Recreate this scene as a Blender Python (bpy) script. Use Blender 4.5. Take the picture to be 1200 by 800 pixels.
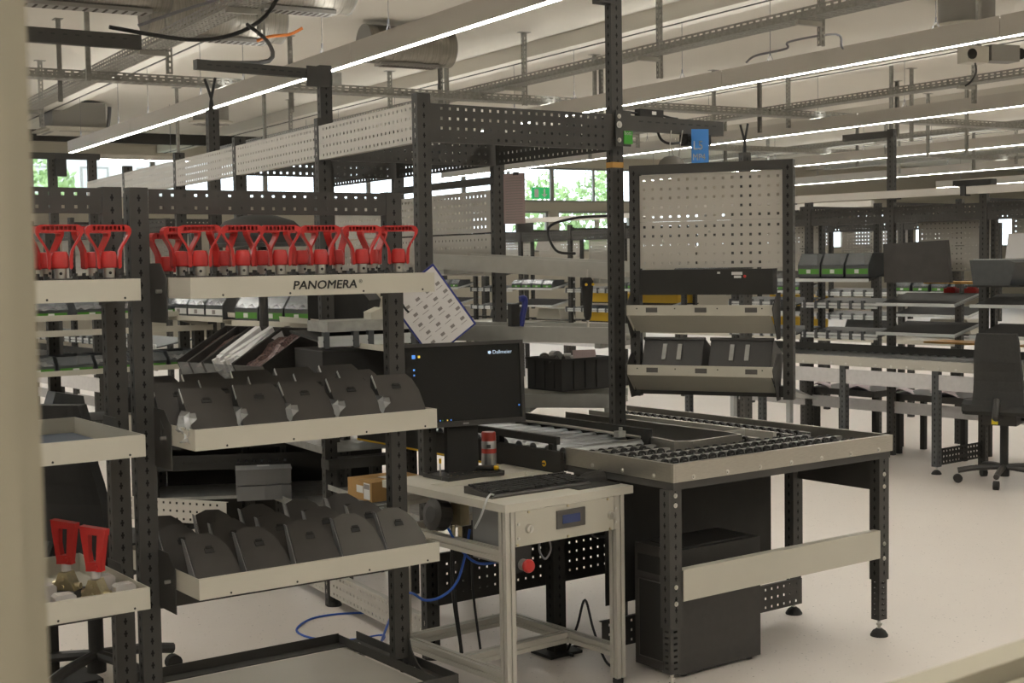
import bpy, math, random
from mathutils import Vector, Matrix
random.seed(7)
for o in list(bpy.data.objects): bpy.data.objects.remove(o)
scene = bpy.context.scene
C = scene.collection
R = math.radians

# ------------------------------------------------------------------ camera
CAM_H = 1.56
cam_d = bpy.data.cameras.new('camera'); cam = bpy.data.objects.new('camera', cam_d); C.objects.link(cam)
cam_d.sensor_width = 36.0; cam_d.lens = 36.0 * 1617.41 / 1200.0
cam_d.clip_start = 0.05; cam_d.clip_end = 300
pt, ro = R(3.37158), R(0.87236)
_fw = Vector((0, math.cos(pt), -math.sin(pt))); _rt = Vector((1, 0, 0)); _dn = _fw.cross(_rt)
_cx = math.cos(ro) * _rt + math.sin(ro) * _dn; _cy = -math.sin(ro) * _rt + math.cos(ro) * _dn
M = Matrix((_cx, -_cy, -_fw)).transposed().to_4x4(); M.translation = Vector((0, 0, CAM_H))
cam.matrix_world = M
cam_d.dof.use_dof = True; cam_d.dof.focus_distance = 5.6; cam_d.dof.aperture_fstop = 11.0
scene.camera = cam

# ------------------------------------------------------------------ world and exposure
w = bpy.data.worlds.new('sky'); scene.world = w; w.use_nodes = True
nt = w.node_tree; nt.nodes.clear()
_o = nt.nodes.new('ShaderNodeOutputWorld'); _b = nt.nodes.new('ShaderNodeBackground')
_b.inputs[0].default_value = (0.80, 0.91, 1.0, 1); _b.inputs[1].default_value = 4.0
nt.links.new(_b.outputs[0], _o.inputs[0])
scene.view_settings.view_transform = 'Standard'; scene.view_settings.look = 'None'
scene.view_settings.gamma = 1.0; scene.view_settings.use_curve_mapping = False
scene.view_settings.exposure = 0.0
LAMP = 44.0          # emission of the luminaires' diffusers
LAMP_COL = (1.0, 0.975, 0.905)

# ------------------------------------------------------------------ materials
MATS = {}
def mat(name, col, rough=0.5, metal=0.0, emit=None, es=0.0, var=0.0, vscale=30.0, bump=0.0, bscale=200.0, alpha=1.0, spec=0.5, trans=0.0, stretch=None):
    m = bpy.data.materials.new(name); m.use_nodes = True; n = m.node_tree; b = n.nodes['Principled BSDF']
    b.inputs['Base Color'].default_value = (*col, 1); b.inputs['Roughness'].default_value = rough
    b.inputs['Metallic'].default_value = metal; b.inputs['Specular IOR Level'].default_value = spec
    if trans: b.inputs['Transmission Weight'].default_value = trans
    if alpha < 1: b.inputs['Alpha'].default_value = alpha
    if emit: b.inputs['Emission Color'].default_value = (*emit, 1); b.inputs['Emission Strength'].default_value = es
    if var or bump:
        tc = n.nodes.new('ShaderNodeTexCoord'); src = tc.outputs['Object']
        if stretch:
            mp = n.nodes.new('ShaderNodeMapping'); mp.inputs['Scale'].default_value = stretch
            n.links.new(src, mp.inputs[0]); src = mp.outputs[0]
    if var:
        t = n.nodes.new('ShaderNodeTexNoise'); t.inputs['Scale'].default_value = vscale; t.inputs['Detail'].default_value = 5
        n.links.new(src, t.inputs['Vector'])
        r = n.nodes.new('ShaderNodeValToRGB')
        r.color_ramp.elements[0].position = 0.3; r.color_ramp.elements[1].position = 0.7
        r.color_ramp.elements[0].color = (*[c * (1 - var) for c in col], 1)
        r.color_ramp.elements[1].color = (*[min(1, c * (1 + var)) for c in col], 1)
        n.links.new(t.outputs['Fac'], r.inputs[0]); n.links.new(r.outputs[0], b.inputs['Base Color'])
    if bump:
        t2 = n.nodes.new('ShaderNodeTexNoise'); t2.inputs['Scale'].default_value = bscale
        n.links.new(src, t2.inputs['Vector'])
        bp = n.nodes.new('ShaderNodeBump'); bp.inputs['Strength'].default_value = bump; bp.inputs['Distance'].default_value = 0.001
        n.links.new(t2.outputs['Fac'], bp.inputs['Height']); n.links.new(bp.outputs[0], b.inputs['Normal'])
    MATS[name] = m
    return m
mat('anthracite', (0.062, 0.060, 0.055), 0.6, spec=0.35, var=0.12, vscale=8)
mat('slot_shade', (0.006, 0.006, 0.006), 0.9)
mat('black_steel', (0.032, 0.031, 0.028), 0.7, spec=0.3, var=0.1, vscale=9)
mat('light_grey', (0.50, 0.475, 0.40), 0.5, var=0.03, vscale=5)
mat('panel_grey', (0.47, 0.445, 0.395), 0.5, var=0.03, vscale=6)
mat('galvanised', (0.50, 0.50, 0.47), 0.40, 1.0, var=0.04, vscale=26)
mat('tray_zinc', (0.36, 0.36, 0.335), 0.55, 0.5, var=0.15, vscale=22)
mat('brushed', (0.46, 0.44, 0.39), 0.36, 0.95, var=0.07, vscale=40, stretch=(1, 1, 14))
mat('aluminium', (0.52, 0.50, 0.445), 0.5, 0.35)
mat('roller_steel', (0.36, 0.37, 0.37), 0.30, 1.0)
mat('groove', (0.05, 0.048, 0.042), 0.7)
mat('desk_top', (0.56, 0.535, 0.46), 0.45, var=0.03, vscale=7)
mat('red_plastic', (0.47, 0.025, 0.022), 0.33, var=0.06, vscale=20)
mat('brass', (0.52, 0.46, 0.30), 0.32, 0.9, var=0.1, vscale=40)
mat('steel', (0.62, 0.61, 0.57), 0.3, 1.0)
mat('black_plastic', (0.036, 0.034, 0.031), 0.42, var=0.1, vscale=30)
mat('matte_black', (0.024, 0.023, 0.021), 0.75)
mat('cover_black', (0.050, 0.046, 0.042), 0.36, var=0.12, vscale=12, bump=0.15, bscale=900)
mat('cover_grey', (0.088, 0.082, 0.074), 0.45, var=0.08, vscale=12)
mat('edge_pale', (0.55, 0.57, 0.56), 0.4)
mat('screen', (0.012, 0.013, 0.014), 0.18)
mat('lcd_blue', (0.02, 0.035, 0.11), 0.25, emit=(0.05, 0.09, 0.30), es=0.07)
mat('screen_text', (0.6, 0.7, 0.8), 0.5, emit=(0.45, 0.62, 0.85), es=0.55)
mat('screen_icon', (0.1, 0.3, 0.8), 0.5, emit=(0.10, 0.30, 0.85), es=0.6)
mat('screen_icon_y', (0.8, 0.6, 0.1), 0.5, emit=(0.8, 0.55, 0.08), es=0.6)
mat('led_blue', (0.5, 0.6, 1), 0.3, emit=(0.55, 0.65, 1), es=4)
mat('paper', (0.66, 0.64, 0.63), 0.8)
mat('paper_pink', (0.38, 0.29, 0.28), 0.8, var=0.06, vscale=60, stretch=(1, 1, 10))
mat('ink', (0.03, 0.03, 0.03), 0.8)
mat('ink_grey', (0.25, 0.23, 0.22), 0.8)
mat('clip_blue', (0.02, 0.03, 0.20), 0.4)
mat('sign_blue', (0.055, 0.25, 0.68), 0.45)
mat('sign_white', (0.80, 0.80, 0.78), 0.5)
mat('sticker_green', (0.055, 0.36, 0.03), 0.45)
mat('label_green', (0.07, 0.24, 0.025), 0.5)
mat('label_white', (0.62, 0.62, 0.60), 0.6)
mat('yellow', (0.72, 0.44, 0.01), 0.45)
mat('orange_wood', (0.50, 0.27, 0.06), 0.5)
mat('cardboard', (0.37, 0.215, 0.075), 0.8, var=0.08, vscale=10)
mat('cable_blue', (0.02, 0.10, 0.50), 0.4)
mat('cable_black', (0.016, 0.016, 0.016), 0.5)
mat('cable_grey', (0.20, 0.20, 0.22), 0.5)
mat('cable_orange', (0.55, 0.16, 0.02), 0.5)
mat('bin_grey', (0.065, 0.07, 0.072), 0.45, var=0.1, vscale=20)
mat('bin_clear', (0.30, 0.32, 0.33), 0.15, alpha=0.35)
mat('crate_grey', (0.20, 0.20, 0.20), 0.5)
mat('sleeve_white', (0.60, 0.585, 0.58), 0.75, var=0.05, vscale=30)
mat('plastic_film', (0.70, 0.71, 0.71), 0.10, alpha=0.42)
mat('screws', (0.10, 0.06, 0.055), 0.4, 0.4, var=0.8, vscale=120)
mat('mat_blue', (0.035, 0.055, 0.085), 0.65)
mat('pcb', (0.05, 0.10, 0.05), 0.5)
mat('block_white', (0.50, 0.47, 0.44), 0.6)
mat('fabric_black', (0.020, 0.020, 0.020), 0.85, bump=0.3, bscale=800)
mat('chair_grey', (0.032, 0.032, 0.030), 0.75, var=0.1, vscale=60, bump=0.3, bscale=700)
mat('can_silver', (0.42, 0.41, 0.40), 0.35, 0.7)
mat('can_red', (0.40, 0.04, 0.025), 0.4)
mat('ceiling_paint', (0.80, 0.775, 0.71), 0.8, var=0.02, vscale=1.0)
mat('beam_white', (0.70, 0.675, 0.61), 0.6)
mat('lamp_body', (0.60, 0.57, 0.52), 0.5)
mat('diffuser', (0.9, 0.9, 0.9), 0.5, emit=LAMP_COL, es=LAMP)
mat('ceiling_fill', (0.9, 0.9, 0.9), 0.5, emit=LAMP_COL, es=LAMP * 0.26)
mat('duct', (0.33, 0.315, 0.28), 0.4, 0.8, var=0.15, vscale=5, stretch=(0.2, 14, 0.2))
mat('ac_white', (0.62, 0.60, 0.53), 0.5)
mat('ac_grey', (0.30, 0.295, 0.275), 0.6)
mat('wall_paint', (0.50, 0.465, 0.39), 0.8)
mat('wall_dark', (0.16, 0.15, 0.13), 0.8)
mat('window_alu', (0.30, 0.29, 0.27), 0.5)
mat('frame_paint', (0.37, 0.335, 0.25), 0.55, var=0.03, vscale=3)
mat('frame_dark', (0.06, 0.048, 0.04), 0.7)
mat('exit_green', (0.02, 0.40, 0.12), 0.5, emit=(0.03, 0.55, 0.16), es=0.5)
mat('leaf', (0.34, 0.50, 0.20), 0.8, var=0.4, vscale=3)
mat('bark', (0.12, 0.08, 0.05), 0.9)
mat('house_white', (0.7, 0.7, 0.68), 0.8)
mat('ground', (0.30, 0.32, 0.24), 0.9)
mat('foil', (0.45, 0.36, 0.38), 0.4, var=0.15, vscale=4)
mat('yellow_label', (0.85, 0.70, 0.03), 0.5)
mat('rust_post', (0.12, 0.08, 0.06), 0.6)

# floor: polished screed with pale and dark chips
m = bpy.data.materials.new('floor_screed'); m.use_nodes = True; n = m.node_tree; b = n.nodes['Principled BSDF']
tc = n.nodes.new('ShaderNodeTexCoord')
big = n.nodes.new('ShaderNodeTexNoise'); big.inputs['Scale'].default_value = 0.9; big.inputs['Detail'].default_value = 4
r1 = n.nodes.new('ShaderNodeValToRGB'); r1.color_ramp.elements[0].color = (0.62, 0.565, 0.515, 1); r1.color_ramp.elements[1].color = (0.70, 0.645, 0.59, 1)
chip = n.nodes.new('ShaderNodeTexVoronoi'); chip.inputs['Scale'].default_value = 48
r2 = n.nodes.new('ShaderNodeValToRGB'); r2.color_ramp.elements[0].position = 0.13; r2.color_ramp.elements[1].position = 0.20
r2.color_ramp.elements[0].color = (1, 1, 1, 1); r2.color_ramp.elements[1].color = (0, 0, 0, 1)
chc = n.nodes.new('ShaderNodeValToRGB'); chc.color_ramp.elements[0].color = (0.12, 0.10, 0.09, 1); chc.color_ramp.elements[1].color = (0.76, 0.72, 0.66, 1)
e = chc.color_ramp.elements.new(0.35); e.color = (0.56, 0.51, 0.47, 1); e = chc.color_ramp.elements.new(0.8); e.color = (0.68, 0.63, 0.58, 1)
mx = n.nodes.new('ShaderNodeMixRGB')
n.links.new(tc.outputs['Object'], big.inputs['Vector']); n.links.new(tc.outputs['Object'], chip.inputs['Vector'])
n.links.new(big.outputs['Fac'], r1.inputs[0]); n.links.new(chip.outputs['Distance'], r2.inputs[0])
n.links.new(chip.outputs['Color'], chc.inputs[0])
n.links.new(r2.outputs[0], mx.inputs[0]); n.links.new(r1.outputs[0], mx.inputs[1]); n.links.new(chc.outputs[0], mx.inputs[2])
n.links.new(mx.outputs[0], b.inputs['Base Color']); b.inputs['Roughness'].default_value = 0.42; b.inputs['Specular IOR Level'].default_value = 0.45
MATS['floor_screed'] = m

# ------------------------------------------------------------------ mesh builder
class MB:
    def __init__(s): s.v = []; s.f = []; s.core = None
    def quad(s, a, b, c, d):
        i = len(s.v); s.v += [a, b, c, d]; s.f.append((i, i + 1, i + 2, i + 3))
    def poly(s, pts):
        i = len(s.v); s.v += [tuple(p) for p in pts]; s.f.append(tuple(range(i, i + len(pts))))
    def box(s, x0, x1, y0, y1, z0, z1, M=None):
        p = [(x0, y0, z0), (x1, y0, z0), (x1, y1, z0), (x0, y1, z0), (x0, y0, z1), (x1, y0, z1), (x1, y1, z1), (x0, y1, z1)]
        if M is not None: p = [tuple(M @ Vector(q)) for q in p]
        i = len(s.v); s.v += p
        s.f += [tuple(i + k for k in q) for q in ((3, 2, 1, 0), (4, 5, 6, 7), (0, 1, 5, 4), (1, 2, 6, 5), (2, 3, 7, 6), (3, 0, 4, 7))]
        return s
    def prism(s, pts, axis, a, b, M=None):
        # polygon in the plane across `axis`, extruded from a to b
        def mk(p, t):
            q = {'x': (t, p[0], p[1]), 'y': (p[0], t, p[1]), 'z': (p[0], p[1], t)}[axis]
            return tuple(M @ Vector(q)) if M is not None else q
        n = len(pts); i = len(s.v)
        s.v += [mk(p, a) for p in pts] + [mk(p, b) for p in pts]
        s.f.append(tuple(i + k for k in range(n))); s.f.append(tuple(i + n + k for k in reversed(range(n))))
        for k in range(n):
            k2 = (k + 1) % n; s.f.append((i + k2, i + k, i + n + k, i + n + k2))
        return s
    def cyl(s, p0, p1, r0, r1=None, n=12, caps=True):
        r1 = r0 if r1 is None else r1
        p0 = Vector(p0); p1 = Vector(p1); d = (p1 - p0).normalized()
        u = d.orthogonal().normalized(); v = d.cross(u); i = len(s.v)
        for p, r in ((p0, r0), (p1, r1)):
            for k in range(n):
                t = 2 * math.pi * k / n; s.v.append(tuple(p + r * (math.cos(t) * u + math.sin(t) * v)))
        for k in range(n):
            k2 = (k + 1) % n; s.f.append((i + k, i + k2, i + n + k2, i + n + k))
        if caps:
            s.f.append(tuple(i + k for k in reversed(range(n)))); s.f.append(tuple(i + n + k for k in range(n)))
        return s
    def lathe(s, prof, n=16, o=(0, 0, 0)):
        i = len(s.v); m_ = len(prof)
        for r, z in prof:
            for k in range(n):
                t = 2 * math.pi * k / n; s.v.append((o[0] + r * math.cos(t), o[1] + r * math.sin(t), o[2] + z))
        for j in range(m_ - 1):
            for k in range(n):
                k2 = (k + 1) % n; s.f.append((i + j * n + k, i + j * n + k2, i + (j + 1) * n + k2, i + (j + 1) * n + k))
        s.f.append(tuple(i + k for k in reversed(range(n)))); s.f.append(tuple(i + (m_ - 1) * n + k for k in range(n)))
        return s
    def tube(s, pts, r, n=8, smooth=4):
        P = [Vector(p) for p in pts]
        if smooth and len(P) > 2:
            Q = []
            for i in range(len(P) - 1):
                p0 = P[max(i - 1, 0)]; p1 = P[i]; p2 = P[i + 1]; p3 = P[min(i + 2, len(P) - 1)]
                for k in range(smooth):
                    t = k / smooth
                    Q.append(0.5 * ((2 * p1) + (p2 - p0) * t + (2 * p0 - 5 * p1 + 4 * p2 - p3) * t * t + (3 * p1 - p0 - 3 * p2 + p3) * t ** 3))
            Q.append(P[-1]); P = Q
        i = len(s.v); u = None
        for k, p in enumerate(P):
            d = (P[min(k + 1, len(P) - 1)] - P[max(k - 1, 0)]).normalized()
            u = d.orthogonal().normalized() if u is None else (u - d * u.dot(d)).normalized()
            v = d.cross(u)
            for j in range(n):
                t = 2 * math.pi * j / n; s.v.append(tuple(p + r * (math.cos(t) * u + math.sin(t) * v)))
        for k in range(len(P) - 1):
            for j in range(n):
                j2 = (j + 1) % n; s.f.append((i + k * n + j, i + k * n + j2, i + (k + 1) * n + j2, i + (k + 1) * n + j))
        s.f.append(tuple(i + j for j in reversed(range(n)))); s.f.append(tuple(i + (len(P) - 1) * n + j for j in range(n)))
        return s
    def sheet(s, W, H, holes_x, holes_z, hw, hh, t=0.002, M=None):
        # upright sheet, x 0..W, z 0..H, thickness in +y, real square holes on the given centres
        def T(x, y, z): return tuple(M @ Vector((x, y, z))) if M is not None else (x, y, z)
        xs = [0.0]
        for c in holes_x: xs += [c - hw / 2, c + hw / 2]
        xs.append(W); zs = [0.0]
        for c in holes_z: zs += [c - hh / 2, c + hh / 2]
        zs.append(H)
        for j in range(len(zs) - 1):
            z0, z1 = zs[j], zs[j + 1]
            if j % 2 == 0 or not holes_x:
                s.quad(T(0, 0, z0), T(W, 0, z0), T(W, 0, z1), T(0, 0, z1)); s.quad(T(W, t, z0), T(0, t, z0), T(0, t, z1), T(W, t, z1))
            else:
                for i in range(len(xs) - 1):
                    x0, x1 = xs[i], xs[i + 1]
                    if i % 2 == 0:
                        s.quad(T(x0, 0, z0), T(x1, 0, z0), T(x1, 0, z1), T(x0, 0, z1)); s.quad(T(x1, t, z0), T(x0, t, z0), T(x0, t, z1), T(x1, t, z1))
                    else:
                        s.quad(T(x0, 0, z0), T(x0, t, z0), T(x0, t, z1), T(x0, 0, z1)); s.quad(T(x1, t, z0), T(x1, 0, z0), T(x1, 0, z1), T(x1, t, z1))
                        s.quad(T(x0, 0, z0), T(x1, 0, z0), T(x1, t, z0), T(x0, t, z0)); s.quad(T(x0, t, z1), T(x1, t, z1), T(x1, 0, z1), T(x0, 0, z1))
        for (x0, x1) in ((0, 0), (W, W)): s.quad(T(x0, 0, 0), T(x0, 0, H), T(x0, t, H), T(x0, t, 0))
        for z in (0, H): s.quad(T(0, 0, z), T(W, 0, z), T(W, t, z), T(0, t, z))
        return s
    def slotted(s, W, H, M, start=0.03, pitch=0.038, wide=0.011, nar=0.0052):
        # one face of an upright with cross-shaped slots down its middle
        def T(x, z): return tuple(M @ Vector((x, 0, z)))
        c = W / 2; z = 0.0; zc = start
        def strip(z0, z1, gap):
            if z1 <= z0: return
            if gap <= 0: s.quad(T(0, z0), T(W, z0), T(W, z1), T(0, z1))
            else:
                s.quad(T(0, z0), T(c - gap / 2, z0), T(c - gap / 2, z1), T(0, z1)); s.quad(T(c + gap / 2, z0), T(W, z0), T(W, z1), T(c + gap / 2, z1))
        while zc + 0.012 < H:
            strip(z, zc - 0.010, 0); strip(zc - 0.010, zc - 0.003, nar); strip(zc - 0.003, zc + 0.003, wide); strip(zc + 0.003, zc + 0.010, nar)
            z = zc + 0.010; zc += pitch
        strip(z, H, 0)
        return s
    def mesh(s, name, smooth=False):
        me = bpy.data.meshes.new(name); me.from_pydata([tuple(p) for p in s.v], [], s.f); me.update()
        if s.core is not None:
            me['core'] = 1
            for k in range(s.core, len(me.polygons)): me.polygons[k].material_index = 1
        if smooth:
            me.polygons.foreach_set('use_smooth', [True] * len(me.polygons))
            try: me.set_sharp_from_angle(angle=R(35))
            except Exception: pass
        return me

def rot(axis, deg, at=(0, 0, 0)):
    return Matrix.Translation(Vector(at)) @ Matrix.Rotation(R(deg), 4, axis) @ Matrix.Translation(-Vector(at))

CACHE = {}
def obj(name, me, mt, parent=None, loc=(0, 0, 0), rz=0.0, rx=0.0, ry=0.0):
    if isinstance(me, MB): me = me.mesh(name)
    if not me.materials:
        me.materials.append(MATS[mt])
        if 'core' in me: me.materials.append(MATS['slot_shade'])
    elif me.materials[0] != MATS[mt]:
        k = (me.name, mt)
        if k not in CACHE:
            CACHE[k] = me.copy(); CACHE[k].materials.clear(); CACHE[k].materials.append(MATS[mt])
            if 'core' in CACHE[k]: CACHE[k].materials.append(MATS['slot_shade'])
            for a_, b_ in zip(CACHE[k].polygons, me.polygons): a_.material_index = b_.material_index
        me = CACHE[k]
    o = bpy.data.objects.new(name, me); C.objects.link(o)
    o.location = loc; o.rotation_euler = (R(rx), R(ry), R(rz))
    if parent is not None: o.parent = parent
    return o
def tag(o, label, cat, group=None):
    o['label'] = label; o['category'] = cat
    if group: o['group'] = group
    return o
def thing(name, label, cat, loc=(0, 0, 0), yaw=0.0, group=None):
    o = bpy.data.objects.new(name, None); C.objects.link(o)
    o.empty_display_size = 0.1; o.location = loc; o.rotation_euler = (0, 0, R(yaw))
    return tag(o, label, cat, group)
def struct(name, me, mt, parent=None, **k):
    o = obj(name, me, mt, parent, **k)
    if parent is None: o['kind'] = 'structure'
    return o
def cached(key, fn):
    if key not in CACHE: CACHE[key] = fn()
    return CACHE[key]
def text_mesh(body, size, extrude=0.0004, shear=0.0, sx=1.0, bold=0.0):
    cu = bpy.data.curves.new('lettering', 'FONT'); cu.body = body; cu.size = size; cu.extrude = extrude; cu.shear = shear
    cu.align_x = 'LEFT'; cu.align_y = 'BOTTOM_BASELINE'; cu.resolution_u = 3
    t = bpy.data.objects.new('lettering', cu); C.objects.link(t)
    dg = bpy.context.evaluated_depsgraph_get(); me = bpy.data.meshes.new_from_object(t.evaluated_get(dg))
    bpy.data.objects.remove(t)
    vs = [(v.co.x * sx, -v.co.z, v.co.y) for v in me.vertices]; fs = [tuple(p.vertices) for p in me.polygons]      # upright, facing -y
    out = MB()
    for (dx, dz) in (((0, 0),) if not bold else ((0, 0), (bold, 0), (bold, bold), (0, bold))):   # shifted copies thicken the strokes
        i = len(out.v); out.v += [(x + dx, y, z + dz) for (x, y, z) in vs]; out.f += [tuple(i + k for k in f) for f in fs]
    return out.mesh('lettering')
def frame(yaw, ox, oy):
    a = R(yaw); return lambda u, v: (ox + math.cos(a) * u - math.sin(a) * v, oy + math.sin(a) * u + math.cos(a) * v)

# common pieces --------------------------------------------------------------
def post_mesh(h, wd=0.06, dp=0.04):
    def mk():
        b = MB()
        b.slotted(wd, h, Matrix.Identity(4))                                                       # front (y=0)
        b.slotted(dp, h, Matrix.Translation((0, dp, 0)) @ Matrix.Rotation(R(-90), 4, 'Z'))          # left (x=0)
        b.slotted(dp, h, Matrix.Translation((wd, 0, 0)) @ Matrix.Rotation(R(90), 4, 'Z'))           # right
        b.slotted(wd, h, Matrix.Translation((wd, dp, 0)) @ Matrix.Rotation(R(180), 4, 'Z'))         # back
        b.quad((0, 0, h), (wd, 0, h), (wd, dp, h), (0, dp, h)); b.quad((0, dp, 0), (wd, dp, 0), (wd, 0, 0), (0, 0, 0))
        b.core = len(b.f); b.box(0.003, wd - 0.003, 0.003, dp - 0.003, 0.003, h - 0.003)  # near-black core paints the shade inside the slots
        return b.mesh('post')
    return cached(('post', round(h, 3), wd, dp), mk)
def perf_mesh(W, H, nx, nz, pitch=0.038, hole=0.011, flange=0.018, z_first=None):
    def mk():
        b = MB(); x0 = (W - (nx - 1) * pitch) / 2
        z0 = (H - (nz - 1) * pitch) / 2 if z_first is None else z_first
        b.sheet(W, H, [x0 + i * pitch for i in range(nx)], [z0 + i * pitch for i in range(nz)], hole, hole)
        if flange:
            b.box(0, W, 0.002, flange, H - 0.002, H); b.box(0, W, 0.002, flange, 0, 0.002)
        return b.mesh('perforated_panel')
    return cached(('perf', round(W, 3), round(H, 3), nx, nz, pitch, hole, flange, z_first), mk)
def tray_mesh(W, D, H, t=0.003):
    def mk():
        b = MB(); b.box(0, W, 0, t, 0, H); b.box(0, W, D - t, D, 0, H); b.box(0, t, t, D - t, 0, H); b.box(W - t, W, t, D - t, 0, H)
        b.box(t, W - t, t, D - t, 0, t)
        b.box(t, W - t, t, 0.012, H - t, H)
        return b.mesh('tray')
    return cached(('tray', round(W, 3), round(D, 3), H), mk)
def bolt_mesh(r=0.007):
    def mk():
        b = MB(); b.cyl((0, 0.001, 0), (0, -0.002, 0), r * 1.25, n=12); b.cyl((0, -0.002, 0), (0, -0.006, 0), r * 0.8, r * 0.65, n=8)
        return b.mesh('bolt')
    return cached(('bolt', r), mk)
def foot_mesh():
    def mk():
        b = MB(); b.lathe([(0.036, 0), (0.036, 0.006), (0.026, 0.022), (0.014, 0.030), (0.012, 0.032)], 16)
        return b.mesh('rubber_foot', True)
    return cached('footm', mk)
def spindle_mesh():
    return cached('spin', lambda: MB().cyl((0, 0, 0.03), (0, 0, 0.10), 0.007, n=8).cyl((0, 0, 0.045), (0, 0, 0.055), 0.013, n=6).mesh('spindle'))

# ------------------------------------------------------------------ the hall (its own axes are turned 30.68 degrees)
HY = 30.68
def hall(u, v): return frame(HY, 0, 0)(u, v)
U0, U1, V0, V1, CEIL = -14.0, 36.0, -9.0, 29.0, 4.1
struct('floor', MB().box(U0, U1, V0, V1, -0.1, 0.0), 'floor_screed', rz=HY)
struct('ceiling', MB().box(U0, U1, V0, V1, CEIL, CEIL + 0.2), 'ceiling_paint', rz=HY)
struct('wall_left', MB().box(U0 - 0.2, U0, V0, V1, 0, CEIL), 'wall_paint', rz=HY)
struct('wall_right', MB().box(U1, U1 + 0.2, V0, V1, 0, CEIL), 'wall_paint', rz=HY)
struct('wall_front', MB().box(U0, U1, V0 - 0.2, V0, 0, CEIL), 'wall_paint', rz=HY)
# far wall with an upper and a lower band of windows
LO0, LO1, UP0, UP1 = 1.75, 2.76, 2.98, 3.84
bw = MB()
bw.box(U0, U1, V1, V1 + 0.3, 0, LO0); bw.box(U0, U1, V1, V1 + 0.3, LO1, UP0); bw.box(U0, U1, V1, V1 + 0.3, UP1, CEIL); bw.box(21.0, U1, V1, V1 + 0.3, UP0, UP1); bw.box(U0, 16.0, V1, V1 + 0.3, LO0, LO1)
pitch_w = 2.5; cols = [U0 + k * pitch_w for k in range(21)]
for u in cols: bw.box(u - 0.14, u + 0.14, V1 + 0.02, V1 + 0.28, LO0, LO1)
struct('wall_back', bw, 'wall_paint', rz=HY)
glass_m = mat('window_glass', (0.9, 0.95, 0.95), 0.02, alpha=0.12)
k = 0
for u in cols[:-1]:
    for (z0, z1, div) in ((LO0, LO1, 1), (UP0, UP1, 2)):
        if z0 == UP0 and u > 19.5: continue
        if z0 == LO0 and u < 14.5: continue
        k += 1
        a = u + (0.14 if z0 == LO0 else 0.0); b_ = u + pitch_w - (0.14 if z0 == LO0 else 0.0); W_ = b_ - a; H_ = z1 - z0
        def fr_mesh():
            f = MB(); t = 0.05
            f.box(0, W_, 0, 0.07, 0, t); f.box(0, W_, 0, 0.07, H_ - t, H_); f.box(0, t, 0, 0.07, t, H_ - t); f.box(W_ - t, W_, 0, 0.07, t, H_ - t)
            for d in range(1, div): f.box(W_ * d / div - t / 2, W_ * d / div + t / 2, 0, 0.07, t, H_ - t)
            return f.mesh('window_frame')
        x, y = hall(a, V1 + 0.1)
        wobj = struct('window_%d' % (k + 1), cached(('wf', z0), fr_mesh), 'window_alu', loc=(x, y, z0), rz=HY)
        for d in range(div):
            obj('pane', cached(('wp', z0), lambda: MB().box(0.05, W_ / div - 0.02, 0.03, 0.036, 0.05, H_ - 0.05).mesh('pane')), 'window_glass', wobj, loc=(W_ * d / div, 0, 0))
# interior window the hall is seen through: blurred mullion at the left, sill rail below
fx = frame(38.0, 0, 0)
wroot = bpy.data.objects.new('window_1', None); C.objects.link(wroot); wroot['kind'] = 'structure'
wroot.location = (-0.2305, 0.70, 0); wroot.rotation_euler = (0, 0, R(38))
ml = MB(); ml.box(-0.14, -0.022, 0, 0.05, 0, 2.6); ml.box(-0.14, 0.0, 0.03, 0.055, 0, 2.6)
obj('mullion', ml, 'frame_paint', wroot)
obj('mullion_gasket', MB().box(-0.0215, -0.0185, 0.022, 0.032, 0, 2.6), 'frame_dark', wroot)
sl = MB(); sl.box(-0.02, 2.2, 0.0, 0.03, 1.03, 1.156); sl.box(-0.02, 2.2, 0.04, 0.075, 1.07, 1.170)
obj('sill_rail', sl, 'frame_paint', wroot)
obj('sill_gasket', MB().box(-0.02, 2.2, 0.028, 0.042, 1.07, 1.148), 'frame_dark', wroot)
# white ledges under the ceiling, one above every light row
ROWS = [-7.9, -3.6, 0.7, 4.79, 8.71, 12.93, 17.56, 22.2, 26.9]
for i, u in enumerate(ROWS):
    tb = MB(); tb.box(u - 0.16, u + 0.16, V0 + 0.1, V1 - 0.05, 3.93, CEIL)
    s = struct('trim_%d' % (i + 1), tb, 'beam_white', rz=HY)
    obj('rail_slot', MB().box(u - 0.012, u + 0.012, V0 + 0.1, V1 - 0.05, 3.922, 3.9305), 'cable_black', s)
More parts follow.
